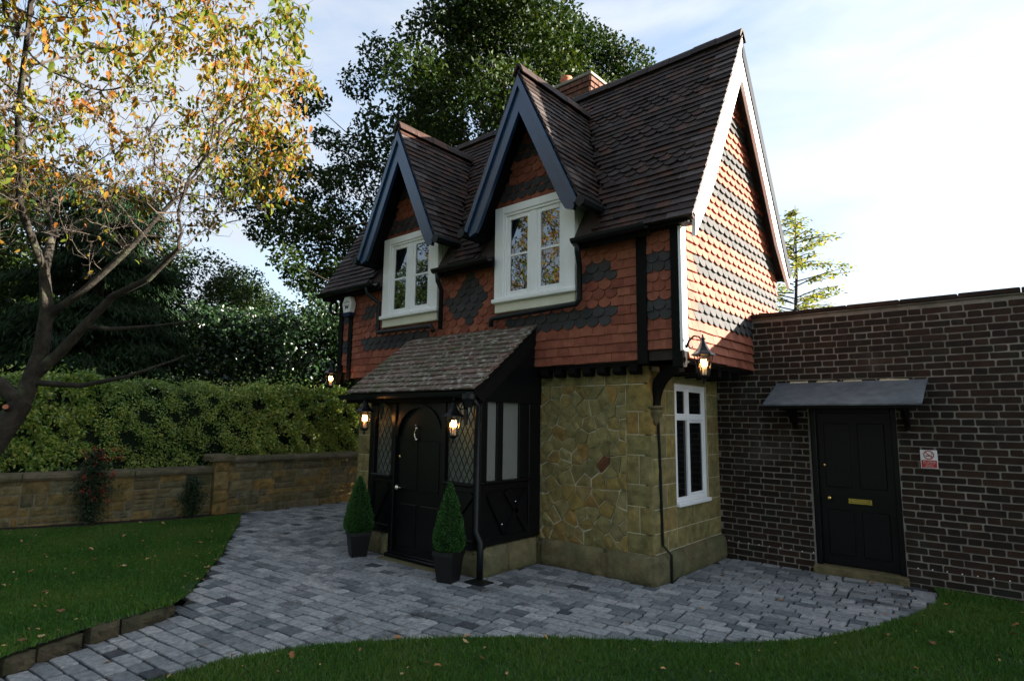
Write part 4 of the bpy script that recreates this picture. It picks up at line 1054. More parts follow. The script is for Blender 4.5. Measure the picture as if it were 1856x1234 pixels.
while a < 5.2:
    L = random.uniform(.42, .55); add('coping_slab', bbox(a, a + L - .006, YB - .035, YB + .28, 2.872 + random.uniform(0, .004), 2.925 + random.uniform(-.003, .003), .008), 'brick', wcp, rnd=rr()); a += L
# farther stretch of the wall, out of the picture to the right, drawn by its material
mb = bpy.data.materials.new('far_brickwork'); mb.use_nodes = True; nt = mb.node_tree
br = nt.nodes.new('ShaderNodeTexBrick'); br.inputs['Color1'].default_value = (.04, .025, .02, 1); br.inputs['Color2'].default_value = (.055, .03, .022, 1); br.inputs['Mortar'].default_value = (.19, .17, .14, 1); br.inputs['Scale'].default_value = 4.5
cx = nt.nodes.new('ShaderNodeTexCoord'); mpn = nt.nodes.new('ShaderNodeMapping'); mpn.inputs['Rotation'].default_value = (math.pi / 2, 0, 0)
nt.links.new(cx.outputs['Object'], mpn.inputs['Vector']); nt.links.new(mpn.outputs['Vector'], br.inputs['Vector']); nt.links.new(br.outputs['Color'], nt.nodes['Principled BSDF'].inputs['Base Color'])
MAT['far_brick'] = mb
add('wall_length', join(box(5.2, 34, YB + .004, YB + .24, -.1, 2.87), box(5.2, 34, YB - .03, YB + .28, 2.87, 2.925)), 'far_brick', bw)
# low lean-to roof behind the wall against the gable
add('flashing', prism([(XT, YB + .28, 2.93), (XT + .42, YB + .28, 2.93), (XT, YB + .28, 3.0)], np.array([0, .8, 0])), 'felt', bw)
for x in list(np.arange(.02, .98, .118)) + list(np.arange(1.93, 3.6, .118)): add('damp_course_plug', ball((x, YB - .003, .205 - .012 * math.sin(x * .8) + random.uniform(-.004, .004)), .0065, 6), 'sign_white', bw)
# door
gd = add('door', join(box(DX0 + .06, DX1 - .06, YB + .10, YB + .14, DZ0 + .06, DZ1 - .06)), 'black', bw); gd['label'] = 'black panelled door with brass letter plate in the brick wall'
add('door_frame', join(bbox(DX0, DX0 + .06, YB + .05, YB + .2, DZ0, DZ1), bbox(DX1 - .06, DX1, YB + .05, YB + .2, DZ0, DZ1), bbox(DX0 + .06, DX1 - .06, YB + .05, YB + .2, DZ1 - .06, DZ1)), 'black', gd)
add('door_step', bbox(DX0 - .02, DX1 + .02, YB - .04, YB + .2, -.05, DZ0 + .05, .012), 'plinth', bw)
mx_ = (DX0 + DX1) / 2
for x0, x1 in ((DX0 + .13, mx_ - .04), (mx_ + .04, DX1 - .13)):
    for z0, z1 in ((.2, .68), (.92, 1.62)): add('door_panel', bbox(x0, x1, YB + .085, YB + .104, z0, z1, .014), 'black', gd)
add('letter_plate', join(bbox(1.32, 1.55, YB + .082, YB + .1, .752, .812, .004), bbox(1.345, 1.525, YB + .074, YB + .086, .77, .798, .004)), 'brass', gd)
add('door_knob', join(ball((1.14, YB + .055, .80), .028, 10), tube([(1.14, YB + .1, .8), (1.14, YB + .06, .8)], .012, 8)), 'brass', gd, True)
add('door_lock', ball((1.10, YB + .095, 1.155), .02, 10, (1, .5, 1)), 'brass', gd, True)
# canopy
CX0, CX1, CY = .66, 2.13, YB - .55
cano = add('door_canopy', prism([(CX0, YB - .002, 2.08), (CX0, CY, 1.818), (CX0, CY, 1.802), (CX0, YB - .002, 2.06)], np.array([CX1 - CX0, 0, 0])), 'felt', bw)
add('canopy_fascia', bbox(CX0 + .01, CX1 - .01, CY + .012, CY + .035, 1.77, 1.80, .004), 'timber', cano)
for x in (CX0 + .18, CX1 - .2): add('canopy_bracket', join(obox((x, YB - .01, 1.60), (x, YB - .35, 1.83), .04, .04, (1, 0, 0)), obox((x, YB - .02, 1.55), (x, YB - .02, 2.0), .05, .04, (1, 0, 0)), obox((x, YB - .02, 1.98), (x, CY + .05, 1.80), .04, .04, (1, 0, 0))), 'timber', cano)
fl = []
for k in range(9):
    x = CX0 + .10 + k * .15 + rr() * .05
    if k in (1, 5, 8): continue
    fl.append(bbox(x, x + random.uniform(.05, .2), YB - .022, YB - .004, 2.07, 2.084 + rr() * .008, .006))
for g in fl: add('mortar_fillet', g, 'mortar', cano)
# sign
sg = thing('no_smoking_sign', 'small white and red no smoking sign on the brick wall', 'sign', (2.09, YB - .01, 1.18))
add('sign_board', bbox(2.02, 2.163, YB - .014, YB - .006, 1.18, 1.362, .002), 'sign_white', sg)
add('sign_red_panel', box(2.027, 2.156, YB - .0155, YB - .012, 1.187, 1.262), 'sign_red', sg)
ys = YB - .0165
add('prohibition_ring', join(*[obox((2.0915 + .041 * math.cos(t), ys, 1.314 + .041 * math.sin(t)), (2.0915 + .041 * math.cos(t + .27), ys, 1.314 + .041 * math.sin(t + .27)), .003, .009, (0, 1, 0)) for t in np.arange(0, 2 * math.pi, .2618)] + [obox((2.0915 - .029, ys, 1.314 + .029), (2.0915 + .029, ys, 1.314 - .029), .003, .008, (0, 1, 0))]), 'sign_red', sg)
add('cigarette_symbol', join(obox((2.064, ys + .001, 1.305), (2.108, ys + .001, 1.305), .002, .010, (0, 1, 0)), obox((2.112, ys + .001, 1.305), (2.118, ys + .001, 1.305), .002, .010, (0, 1, 0)), obox((2.112, ys + .001, 1.318), (2.118, ys + .001, 1.335), .002, .004, (0, 1, 0))), 'sign_black', sg)
for bt, zz, sz in (('No smoking', 1.247, .021), ('It is against the law', 1.229, .0125), ('to smoke in', 1.214, .0125), ('these premises', 1.199, .0125)): text(bt, (2.0915, ys - .0005, zz), sz, 'sign_white', sg)

# ================================================================== the garden wall on the left
gw = thing('garden_wall', 'low mossy sandstone garden wall with coping in front of the hedge', 'stone wall', (-7.4, -2, 0))
WP = [(-8.55, -6.8), (-7.98, -4.6), (-7.72, -3.6), (-7.47, -2.3), (-7.40, -.98)]; W2 = [(-7.36, -.98), (-7.33, 1.0), (-7.33, 4.2)]
def stone_run(path, ztop, z0s):
    core = []; out = []; cop = []
    for i in range(len(path) - 1):
        p = np.array(path[i]); q = np.array(path[i + 1]); d = q - p; L = np.linalg.norm(d); d /= L
        F = Frame((p[0], p[1], 0), (d[0], d[1], 0), (0, 0, 1))
        if F.n[0] < 0: F.n = -F.n
        nb = F.n
        core.append(prism([F.p(0, -.1, -.012), F.p(L, -.1, -.012), F.p(L, ztop, -.012), F.p(0, ztop, -.012)], -nb * .26))
        z = -.06
        while z < ztop - .02:
            h = min(random.uniform(.10, .19), ztop - z)
            if ztop - z - h < .05: h = ztop - z
            a = -rr() * .15
            while a < L:
                l = random.uniform(.14, .42); b0, b1 = max(a, 0), min(a + l, L)
                if b1 - b0 > .05:
                    if h > .14 and rr() < .3:
                        m = z + h * random.uniform(.4, .6)
                        for c0, c1 in ((z, m), (m, z + h)): out.append((*rough_block(F, b0 + .009, b1 - .009, c0 + .008, c1 - .008, random.uniform(-.002, .012), .009, -.05, .006, 5, 4), 'wall_stone', rr()))
                    else: out.append((*rough_block(F, b0 + .009, b1 - .009, z + .008, z + h - .008, random.uniform(-.002, .012), .009, -.05, .006, 5, 4), 'wall_stone', rr()))
                a += l
            z += h
        a = 0
        while a < L:
            l = min(random.uniform(.5, .85), L - a)
            pr_ = [(.045, ztop), (.055, ztop + .035), (.04, ztop + .07), (-.02, ztop + .105), (-.22, ztop + .105), (-.30, ztop + .05), (-.29, ztop)]
            cop.append(prism([F.p(a + .003, b_ + random.uniform(-.003, .003), c_ + random.uniform(-.004, .004)) for c_, b_ in pr_], F.u * (l - .006))); a += l
    return core, out, cop
c1, o1, k1 = stone_run(WP, .69, 0); c2, o2, k2 = stone_run(W2, .84, 0)
add('wall_core', join(*c1, *c2), 'wall_mortar', gw)
pier = []
F = Frame((-7.30, -1.18, 0), (0, 1, 0), (0, 0, 1)); z = -.05
for h in (.26, .2, .3, .2):
    pier.append((*rough_block(F, .004, .24, z + .004, z + h - .004, .012, .02, -.14, .008, 5, 4), 'wall_stone', .55 + rr() * .2)); z += h
emit(gw, 'wall_stone', o1 + o2 + pier, ['wall_stone'], 300, 'wall_rubble')
for g in k1 + k2: add('coping_stone', g, 'coping', gw, rnd=rr())
add('coping_stone', prism([(-7.24, -1.24, .88), (-7.24, -.9, .88), (-7.24, -.9, .95), (-7.27, -.93, .985), (-7.27, -1.21, .985), (-7.24, -1.24, .95)], np.array([-.42, 0, 0])), 'coping', gw, rnd=.4)

# ================================================================== topiary in pots
def topiary():
    t = thing('potted_topiary', 'x', 'topiary', (0, 0, 0), 'clipped box cones in black pots by the door')
    def sq(r, z): return [(-r, -r, z), (r, -r, z), (r, r, z), (-r, r, z)]
    v = sq(.083, 0) + sq(.112, .255) + sq(.122, .256) + sq(.122, .30) + sq(.107, .30) + sq(.100, .25)
    f = [(3, 2, 1, 0)] + [(4 * i + k, 4 * i + (k + 1) % 4, 4 * (i + 1) + (k + 1) % 4, 4 * (i + 1) + k) for i in range(5) for k in range(4)] + [(20, 21, 22, 23)]
    add('pot', (v, f), 'pot', t)
    add('soil', box(-.098, .098, -.098, .098, .24, .268), 'soil', t)
    prof = [(.02, .27), (.125, .29), (.165, .36), (.16, .44), (.125, .60), (.085, .75), (.04, .88), (.008, .965)]
    core = add('inner_twigs', lathe([(r * .86, z) for r, z in prof], (0, 0, 0), 12), 'leaf_con', t)
    n = 9000; zz = np.array([p[1] for p in prof]); rp = np.array([p[0] for p in prof])
    z = RNG.uniform(.275, .965, n * 3); r = np.interp(z, zz, rp); keep = RNG.uniform(0, .17, n * 3) < r + .012; z = z[keep][:n]; r = r[keep][:n]; n = len(z)
    th = RNG.uniform(0, 2 * math.pi, n); bump_ = .006 * np.sin(th * 5 + z * 30) + RNG.normal(0, .006, n)
    rad = np.maximum(r * .93 + bump_, .002); P = np.c_[rad * np.cos(th), rad * np.sin(th), z]
    D = np.c_[np.cos(th), np.sin(th), np.full(n, .5)] + RNG.normal(0, .7, (n, 3))
    cards(P, D, rdir(n), RNG.uniform(.012, .02, n), RNG.uniform(.008, .012, n), RNG.beta(2, 2.2, n), 'foliage', 'leaf_box', t)
    return t
T0 = topiary(); T0.location = (-1.65, -1.235, 0); T0.rotation_euler = (0, 0, .25); T0['label'] = 'clipped box cone in a square black pot right of the porch door'
T1 = copy_tree(T0); T1.location = (-3.24, -1.20, 0); T1.rotation_euler = (.02, -.015, 1.2); T1.scale = (1.05, .98, .96); T1['label'] = 'clipped box cone in a square black pot left of the porch door'

# ================================================================== trees, hedge, shrubs
def limb_mesh(segs, sides=6):
    return join(*[tube(p, r, s) for p, r, s in segs])
def clump_leaves(centers, radii, per, size, rnd_base=None, flat=.8):
    P = []; R = []
    for i, (c, r) in enumerate(zip(centers, radii)):
        n = int(per * (r ** 2)); d = rdir(n); rad = r * RNG.uniform(.25, 1, n) ** .55
        p = c + d * rad[:, None] * np.array([1, 1, flat]); P.append(p)
        base = RNG.uniform(.15, .6) if rnd_base is None else rnd_base[i]
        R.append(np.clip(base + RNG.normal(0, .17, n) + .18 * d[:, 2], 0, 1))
    return np.concatenate(P), np.concatenate(R)
def broad_tree(name, label, base, height, crown_c, crown_r, nclump, clump_r, per, leaf, mat, seed, trunk_r=.3, group=None, outline=None):
    rg = np.random.default_rng(seed); t = thing(name, label, 'tree', base, group); base = np.array(base, float); cc = base + np.array(crown_c)
    cen = []
    while len(cen) < nclump:
        d = rg.normal(size=3); d /= np.linalg.norm(d); r = rg.uniform(.35, 1) ** .5
        wob = 1 + .16 * math.sin(3 * math.atan2(d[1], d[0]) + seed) + .12 * math.sin(5 * d[2] + seed * 2)
        p = cc + d * r * np.array(crown_r) * wob
        if p[2] > base[2] + height * .22: cen.append(p)
    if outline: cen += [np.array(q) for q in outline]; nclump = len(cen)
    cen = np.array(cen); rad = rg.uniform(.55, 1.3, nclump) * clump_r
    if outline: rad[-len(outline):] *= .8
    segs = []; top = cc + np.array([rg.uniform(-.3, .3), rg.uniform(-.3, .3), crown_r[2] * .5])
    tr = [base, base + (cc - base) * .35 + rg.normal(0, .1, 3), base + (cc - base) * .7 + rg.normal(0, .2, 3), top]
    segs.append((tr, [trunk_r * 1.25, trunk_r, trunk_r * .7, trunk_r * .25], 8))
    for i in rg.permutation(nclump)[:min(nclump, 70)]:
        u = rg.uniform(.35, .95); s = base + (top - base) * u; e = cen[i]; ln = np.linalg.norm(e - s); r0 = trunk_r * (.34 - .2 * u); pts_ = [s + (e - s) * w_ + np.array([0, 0, -.12 * ln * math.sin(math.pi * w_)]) + (rg.normal(0, .045 * ln, 3) if 0 < w_ < 1 else 0) for w_ in (0, .2, .4, .6, .8, 1)]
        segs.append((pts_, [r0, r0 * .75, r0 * .55, r0 * .38, r0 * .22, r0 * .1], 5))
    add('trunk', limb_mesh(segs), 'bark', t, True)
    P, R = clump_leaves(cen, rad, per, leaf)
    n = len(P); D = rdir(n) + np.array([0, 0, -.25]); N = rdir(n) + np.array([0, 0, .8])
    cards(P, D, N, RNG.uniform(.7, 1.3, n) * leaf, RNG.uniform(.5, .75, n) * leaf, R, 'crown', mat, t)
    return t
oak = broad_tree('oak_tree', 'large dark green oak tree rising behind the cottage roof', (-7.8, 6.6, 0), 13, (.5, -.4, 9.3), (3.9, 4.0, 3.0), 105, .78, 1300, .12, 'leaf_oak', 11, .38, None,
                 [tuple(ray_at(*q)) for q in ((500, 260, 16.5), (470, 330, 16), (560, 330, 16.5), (530, 400, 16), (610, 420, 16.5), (480, 420, 15.5), (590, 250, 17), (620, 330, 17), (560, 180, 17), (650, 150, 17.5), (690, 100, 18), (600, 480, 16), (660, 400, 17), (520, 470, 15.5), (1110, 110, 19), (1140, 140, 19), (1070, 90, 19), (540, 300, 17), (500, 380, 16.5), (570, 390, 17), (630, 450, 17.5), (560, 440, 17), (610, 370, 18), (640, 280, 18), (600, 320, 18), (540, 500, 16), (660, 470, 18), (470, 280, 16), (450, 350, 15.5), (590, 520, 17), (620, 500, 18))])
oak2 = broad_tree('broadleaf_tree', 'dark broadleaf tree beyond the hedge far left, behind the autumn cherry', (-15.5, -8.5, 0), 8, (0, 0, 5.0), (3.0, 3.2, 3.2), 90, .9, 700, .13, 'leaf_oak', 21, .28, 'dark trees behind the hedge')
def place(o, p, rz, s, lab):
    c = copy_tree(o); c.location = p; c.rotation_euler = (0, 0, rz); c.scale = (s, s, s); c['label'] = lab; return c
place(oak2, (-14.5, -4.8, 0), 2.1, .92, 'dark broadleaf tree behind the hedge, left of the dark conifer')
place(oak2, (-18.5, -1.0, 0), 4.0, 1.0, 'dark broadleaf tree behind the conifer and hedge')
place(oak2, (-17.0, 3.4, 0), 1.0, .80, 'dark broadleaf tree behind the laurels, left of the oak')
# trees standing behind the photographer: they show in the upstairs panes and close off the sky on that side
for p, rz, s, lab in (((-6.0, -15.5, 0), .6, 1.0, 'left'), ((1.0, -15.5, 0), 2.5, 1.1, 'middle'), ((9.0, -14.5, 0), 3.6, 1.1, 'right')):
    place(oak2, p, rz, s, 'broadleaf tree behind the photographer, ' + lab + ' of the three mirrored in the dormer panes')['group'] = 'trees mirrored in the panes'
# dense laurels beyond the hedge
def shrub(name, label, base, cr_, nclump, clump_r, per, leaf, mat, seed, group=None):
    return broad_tree(name, label, base, cr_[2] * 1.2, (0, 0, cr_[2]), cr_, nclump, clump_r, per, leaf, mat, seed, .08, group)
shrub('laurel_bush', 'dark glossy laurel bush behind the hedge next to the cottage', (-9.6, 2.2, 0), (1.7, 1.9, 2.25), 75, .6, 1100, .105, 'leaf_dark', 31, 'laurels behind the hedge')
shrub('laurel_bush', 'dark laurel bush behind the hedge, right beside the conifer', (-10.6, .4, 0), (1.4, 1.4, 2.1), 60, .6, 1100, .105, 'leaf_dark', 32, 'laurels behind the hedge')
shrub('laurel_bush', 'dark laurel bush showing in the gap left of the cottage eaves', (-9.0, 4.8, 0), (1.6, 1.6, 2.3), 60, .6, 1000, .105, 'leaf_dark', 33, 'laurels behind the hedge')
shrub('laurel_bush', 'unseen laurel bush added behind the cottage to shade the garden wall', (-4.1, 4.7, 0), (1.5, 1.6, 1.9), 60, .55, 1300, .11, 'leaf_dark', 36, 'added sun blockers out of view')  # added out of sight to keep the sun off the garden wall's far end
# conifer with hanging sprays
cf = thing('conifer', 'dark conifer with drooping feathery sprays behind the hedge and cherry', 'conifer', (-10.4, -2.3, 0))
cb = np.array([-10.4, -2.3, 0.])
add('trunk', tube([cb, cb + (0, 0, 3), cb + (.05, 0, 6.3)], [.2, .13, .02], 8), 'bark', cf, True)
segs = []; P = []; D = []
for k in range(190):
    z = random.uniform(.4, 6.1); th = random.uniform(0, 2 * math.pi); L = (2.25 * (1 - z / 6.9) ** .65 + .15) * random.uniform(.75, 1.12)
    s = cb + (0, 0, z); o = np.array([math.cos(th), math.sin(th), 0])
    pts_ = [s + o * L * u + np.array([0, 0, .25 * u - .55 * u * u]) * L * .5 for u in np.linspace(0, 1, 6)]
    segs.append((pts_, [.025, .02, .016, .012, .008, .003], 4))
    n = int(150 + 190 * L); u = RNG.uniform(.15, 1, n) ** .7
    b_ = s + o * (L * u)[:, None] + np.c_[np.zeros(n), np.zeros(n), (.25 * u - .55 * u * u) * L * .5]
    sd = np.array([-o[1], o[0], 0]); b_ = b_ + sd * RNG.normal(0, .16 * L * .6, n)[:, None] + RNG.normal(0, .05, (n, 3))
    P.append(b_); D.append(o * .5 + np.array([0, 0, -.8]) + sd * RNG.normal(0, .35, n)[:, None] + RNG.normal(0, .2, (n, 3)))
add('branches', limb_mesh(segs), 'bark', cf)
P = np.concatenate(P); D = np.concatenate(D); n = len(P)
cards(P, D, rdir(n), RNG.uniform(.10, .19, n), RNG.uniform(.018, .035, n), RNG.beta(1.8, 2.5, n), 'sprays', 'leaf_con', cf)
# the hedge
hg = thing('hedge', 'long clipped mixed hedge behind the garden wall, light put into its leaf colours', 'hedge', (-8.4, -1, 0))
HY0, HY1 = -8.0, 5.5
def hedge_x(y): return np.interp(y, [-8, -4.6, -3.4, -2.2, -.9, 6], [-9.15, -8.42, -8.12, -7.92, -7.82, -7.8])
def hx_off(y, z): return .06 * np.sin(y * 2.3 + 1.7 * np.sin(z * 2.1)) + .045 * np.sin(y * 5.1 + z * 4.3) + .03 * np.sin(z * 7 + y * 1.3)
def htop(y): return 2.16 + .025 * np.sin(y * 1.7) + .02 * np.sin(y * 4.1 + 1)
v = []; f = []; ys_ = np.linspace(HY0, HY1, 40)
for y in ys_:
    x = hedge_x(y); v += [(x - .22, y, -.05), (x - .22, y, htop(y) - .2), (x - 1.0, y, htop(y) - .2), (x - 1.0, y, -.05)]
for i in range(39): f += [(4 * i + k, 4 * i + 4 + k, 4 * i + 4 + k + 1, 4 * i + k + 1) for k in range(3)]
f += [(0, 1, 2, 3), (156, 159, 158, 157)]
add('inner_thicket', (v, f), 'leaf_con', hg)
def lump(y, z): return np.sin(y * 6.3 + 2.1 * np.sin(z * 5.2)) * np.sin(z * 7.7 + 1.9 * np.sin(y * 4.1 + 1)) + .5 * np.sin(y * 15 + z * 11)
n = 120000; y = RNG.uniform(HY0, HY1, n); z = .42 + (htop(y) - .40) * RNG.uniform(0, 1, n)
lp = lump(y, z); keep = RNG.uniform(-1.0, .55, n) < lp; y, z, lp = y[keep], z[keep], lp[keep]; n = len(y)
x = hedge_x(y) + hx_off(y, z) + .032 * lp - RNG.exponential(.05, n) - .12 * np.clip((z - htop(y) + .35) / .35, 0, 1) ** 2
n2 = 24000; y2 = RNG.uniform(HY0, HY1, n2); x2 = hedge_x(y2) - RNG.uniform(0.03, 1.15, n2); z2 = htop(y2) + .07 * np.sin(y2 * 7 + x2 * 5) - RNG.exponential(.05, n2)
n3 = 2600; y3 = RNG.uniform(HY0, HY1, n3); x3 = hedge_x(y3) - RNG.uniform(0.05, 1.0, n3); z3 = htop(y3) + RNG.exponential(.075, n3)
P = np.concatenate([np.c_[x, y, z], np.c_[x2, y2, z2], np.c_[x3, y3, z3]]); n = len(P)
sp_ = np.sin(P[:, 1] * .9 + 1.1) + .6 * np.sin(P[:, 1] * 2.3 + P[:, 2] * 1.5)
sec = np.clip(.42 + .13 * sp_ + .22 * lump(P[:, 1], P[:, 2]) * .6 + RNG.normal(0, .3, n) - .15 * (P[:, 2] > 1.75), 0, 1)  # paler leaves on the outer lumps, light put into the colour
D = rdir(n) * 1.0 + np.array([.5, 0, -.1]); N = rdir(n) * .8 + np.array([.6, -.1, .7])
big_ = .8 + .5 * (np.sin(P[:, 1] * 1.3 + .4) > 0)
cards(P, D, N, RNG.uniform(.034, .062, n) * big_, RNG.uniform(.021, .036, n) * big_, sec, 'foliage', 'leaf_hedge', hg)
tw_ = []
for k in range(260):
    yy = random.uniform(HY0, HY1); xx = float(hedge_x(yy)) - .12; z0 = random.uniform(.1, 1.7)
    tw_.append(tube([(xx, yy, z0), (xx + .09, yy + random.uniform(-.1, .1), z0 + .18), (xx + .13, yy + random.uniform(-.16, .16), z0 + .34)], [.006, .004, .0015], 4))
add('twigs', join(*tw_), 'twig', hg)
# the autumn cherry: limbs grown towards points spread through the crown
ct = thing('cherry_tree', 'autumn cherry tree with yellow and orange drooping leaves, leaning over the left lawn', 'tree', (-5.75, -4.75, .1))
def chain(pts, rad): return [np.array(p, float) for p in pts], rad
limbs = [chain([(-5.78, -4.80, .05), (-5.68, -4.62, .5), (-5.60, -4.44, .9), (-5.50, -4.25, 1.37), (-5.46, -4.10, 1.73)], [.17, .135, .12, .115, .11]),
         chain([(-5.46, -4.10, 1.73), (-5.43, -3.99, 2.28), (-5.38, -3.99, 2.78), (-5.41, -4.05, 3.2), (-5.6, -3.98, 3.75)], [.095, .078, .065, .052, .04]),
         chain([(-5.43, -4.02, 2.05), (-5.25, -3.86, 2.28), (-4.98, -3.72, 2.58), (-4.70, -3.56, 2.90), (-4.2, -3.38, 3.06), (-3.75, -3.25, 3.35)], [.07, .058, .048, .04, .032, .024]),
         chain([(-5.38, -3.98, 2.70), (-5.05, -3.75, 2.98), (-4.6, -3.5, 3.4), (-4.2, -3.2, 4.0)], [.045, .038, .03, .022]),
         chain([(-5.46, -4.10, 1.73), (-5.6, -4.5, 2.1), (-5.5, -5.0, 2.7), (-5.0, -5.2, 3.4), (-4.3, -5.2, 4.1)], [.085, .07, .058, .045, .032]),
         chain([(-5.41, -4.05, 3.2), (-5.0, -4.4, 3.8), (-4.3, -4.6, 4.5), (-3.6, -4.7, 5.0)], [.042, .034, .026, .018]),
         chain([(-4.98, -3.72, 2.58), (-4.85, -3.5, 2.56), (-4.5, -3.2, 2.60), (-4.1, -2.9, 2.66)], [.03, .024, .016, .010]),
         chain([(-5.40, -4.0, 1.95), (-4.95, -3.7, 1.92), (-4.5, -3.4, 2.02), (-4.0, -3.0, 2.25)], [.035, .028, .02, .010])]
na = 3600; A = rdir(na * 3) * RNG.uniform(.25, 1, (na * 3, 1)) ** .45 * np.array([3.0, 2.7, 1.9]) + np.array([-4.1, -4.4, 5.05])
pxA, dA = project(A); lim = (pxA[:, 0] < 318) & (A[:, 2] > 3.25) & (np.linalg.norm(A - CAM, axis=1) > 3.5)
A = A[lim][:na]
nodes = []; par = []; order_r = []
for pts_, rd in limbs:
    prev = -1
    if nodes: prev = int(np.argmin([np.linalg.norm(n_ - pts_[0]) for n_ in nodes]))
    for i in range(len(pts_) - 1):
        m = max(1, int(np.linalg.norm(pts_[i + 1] - pts_[i]) / .16))
        for k in range(m + (i == len(pts_) - 2)):
            u = k / m; nodes.append(pts_[i] * (1 - u) + pts_[i + 1] * u); par.append(prev); order_r.append(rd[i] * (1 - u) + rd[i + 1] * u); prev = len(nodes) - 1
alive = np.ones(len(A), bool); STEP = .125; trunk_n = len(nodes); grow0 = 22
for it in range(46):
    Nn = np.array(nodes); idx = np.where(alive)[0]
    if len(idx) == 0: break
    d2 = ((A[idx][:, None, :] - Nn[None, grow0:, :]) ** 2).sum(2); near = d2.argmin(1) + grow0; dist = np.sqrt(d2.min(1))
    alive[idx[dist < .15]] = False
    acc = {}
    for a_, n_, ds in zip(idx, near, dist):
        if .15 <= ds < 2.6: acc.setdefault(n_, []).append((A[a_] - nodes[n_]) / ds)
    for n_, ds in acc.items():
        g = np.mean(ds, 0) + RNG.normal(0, .18, 3); g /= np.linalg.norm(g) + 1e-9
        q = nodes[n_] + g * STEP
        if min(((Nn - q) ** 2).sum(1)) > (STEP * .45) ** 2: nodes.append(q); par.append(n_); order_r.append(0)
Nn = np.array(nodes); child = [0] * len(nodes); tips = [0.] * len(nodes)
for i in range(len(nodes) - 1, -1, -1):
    if child[i] == 0: tips[i] = 1.
    if par[i] >= 0: child[par[i]] += 1; tips[par[i]] += tips[i]
rads = [order_r[i] if i < trunk_n else min(.026, .0027 * tips[i] ** .42) for i in range(len(nodes))]
trk = []; tws = []
for i in range(len(nodes)):
    if par[i] < 0: continue
    p, q = Nn[par[i]], Nn[i]; r0, r1 = min(rads[par[i]], rads[i] * 1.35), rads[i]
    (trk if i < trunk_n else tws).append(tube([p, q + (q - p) * .04], [r0, r1], 8 if i < trunk_n else (5 if r1 > .008 else 3), False))
add('trunk', join(*trk), 'bark', ct, True)
st = np.array([-5.42, -4.22, 1.66]); sv = (CAM - st) / np.linalg.norm(CAM - st) * .5 + np.array([.3, -.2, .15]); sv /= np.linalg.norm(sv)
stub = add('pruned_stub', tube([st, st + sv * .11], [.036, .028], 10), 'bark', ct, True); add('cut_face', tube([st + sv * .108, st + sv * .113], [.026, .026], 10), 'terracotta', stub)
add('branches', join(*tws), 'twig', ct)
# spurs and bare twigs, and leaves hanging in bunches
P = []; D = []; S = []; sp = []
for i in range(trunk_n, len(nodes)):
    tip = child[i] == 0
    pxp, _ = project(Nn[i]); low = Nn[i][2] < 4.15 + .25 * math.sin(Nn[i][1] * 3)
    k = (8 if tip else (5 if rads[i] < .007 else (1 if rads[i] < .012 else 0)))
    if low: k = (1 if rr() < .35 else 0) * (k > 0)
    for _ in range(2 if low else (1 if rr() < .75 else 0)):
        o = rdir(1)[0] * .5 + np.array([0, 0, .1]); L = random.uniform(.12, .35); sp.append(tube([Nn[i], Nn[i] + o * L * .6 + RNG.normal(0, .02, 3), Nn[i] + o * L + np.array([0, 0, .05])], [.003, .0022, .001], 3, False))
    for _ in range(k):
        P.append(Nn[i] + RNG.normal(0, .035, 3)); D.append(RNG.normal(0, .5, 3) + np.array([0, 0, -.75])); S.append(random.uniform(.05, .095))
n = len(P)
add('spurs', join(*sp), 'twig', ct)
P = np.array(P); cl = .5 + .3 * np.sin(P[:, 0] * 2.2 + P[:, 2] * 1.7) + RNG.normal(0, .22, n)
cards(P, np.array(D), rdir(n) + np.array([.2, -.2, .3]), S, np.array(S) * RNG.uniform(.42, .52, n), np.clip(cl, 0, 1), 'leaves', 'leaf_cherry', ct, 'ovate')
print('cherry nodes', len(nodes), 'leaves', n)

# the young beech beyond the brick wall
bt = thing('young_beech_tree', 'thin sunlit yellow-green young tree beyond the brick wall right of the gable', 'tree', (-.9, 9.0, 0))
bb = np.array([-1.2, 9.0, 0.]); segs = [([bb, bb + (.05, 0, 2.5), bb + (.2, .1, 5), bb + (.25, .1, 6.75)], [.09, .06, .03, .005], 6)]; P = []
for k in range(80):
    z = random.uniform(2.2, 6.6); th = random.uniform(0, 2 * math.pi); L = (1.25 * math.sin(math.pi * min(1, .18 + (z - 2.2) / 5.4)) ** .7) * random.uniform(.45, 1.2) + .1
    s = bb + np.array([.2 * (z - 2) / 4, .05, z]); e = s + np.array([math.cos(th) * L, math.sin(th) * L, L * random.uniform(.0, .35)]); m = (s + e) / 2 + np.array([0, 0, .06])
    segs.append(([s, m, e], [.016, .010, .003], 4))
    for _ in range(int(26 + 34 * L)):
        u = random.uniform(.25, 1.05); P.append(s + (e - s) * u + RNG.normal(0, .07, 3) * np.array([1, 1, .5]))
P = np.array(P); n = len(P); add('trunk', limb_mesh(segs), 'bark', bt)
cards(P, rdir(n) * np.array([1, 1, .35]) + np.array([0, 0, -.1]), rdir(n) * .5 + np.array([0, 0, 1]), RNG.uniform(.08, .13, n), RNG.uniform(.045, .07, n), RNG.uniform(0, 1, n), 'crown', 'leaf_beech', bt)

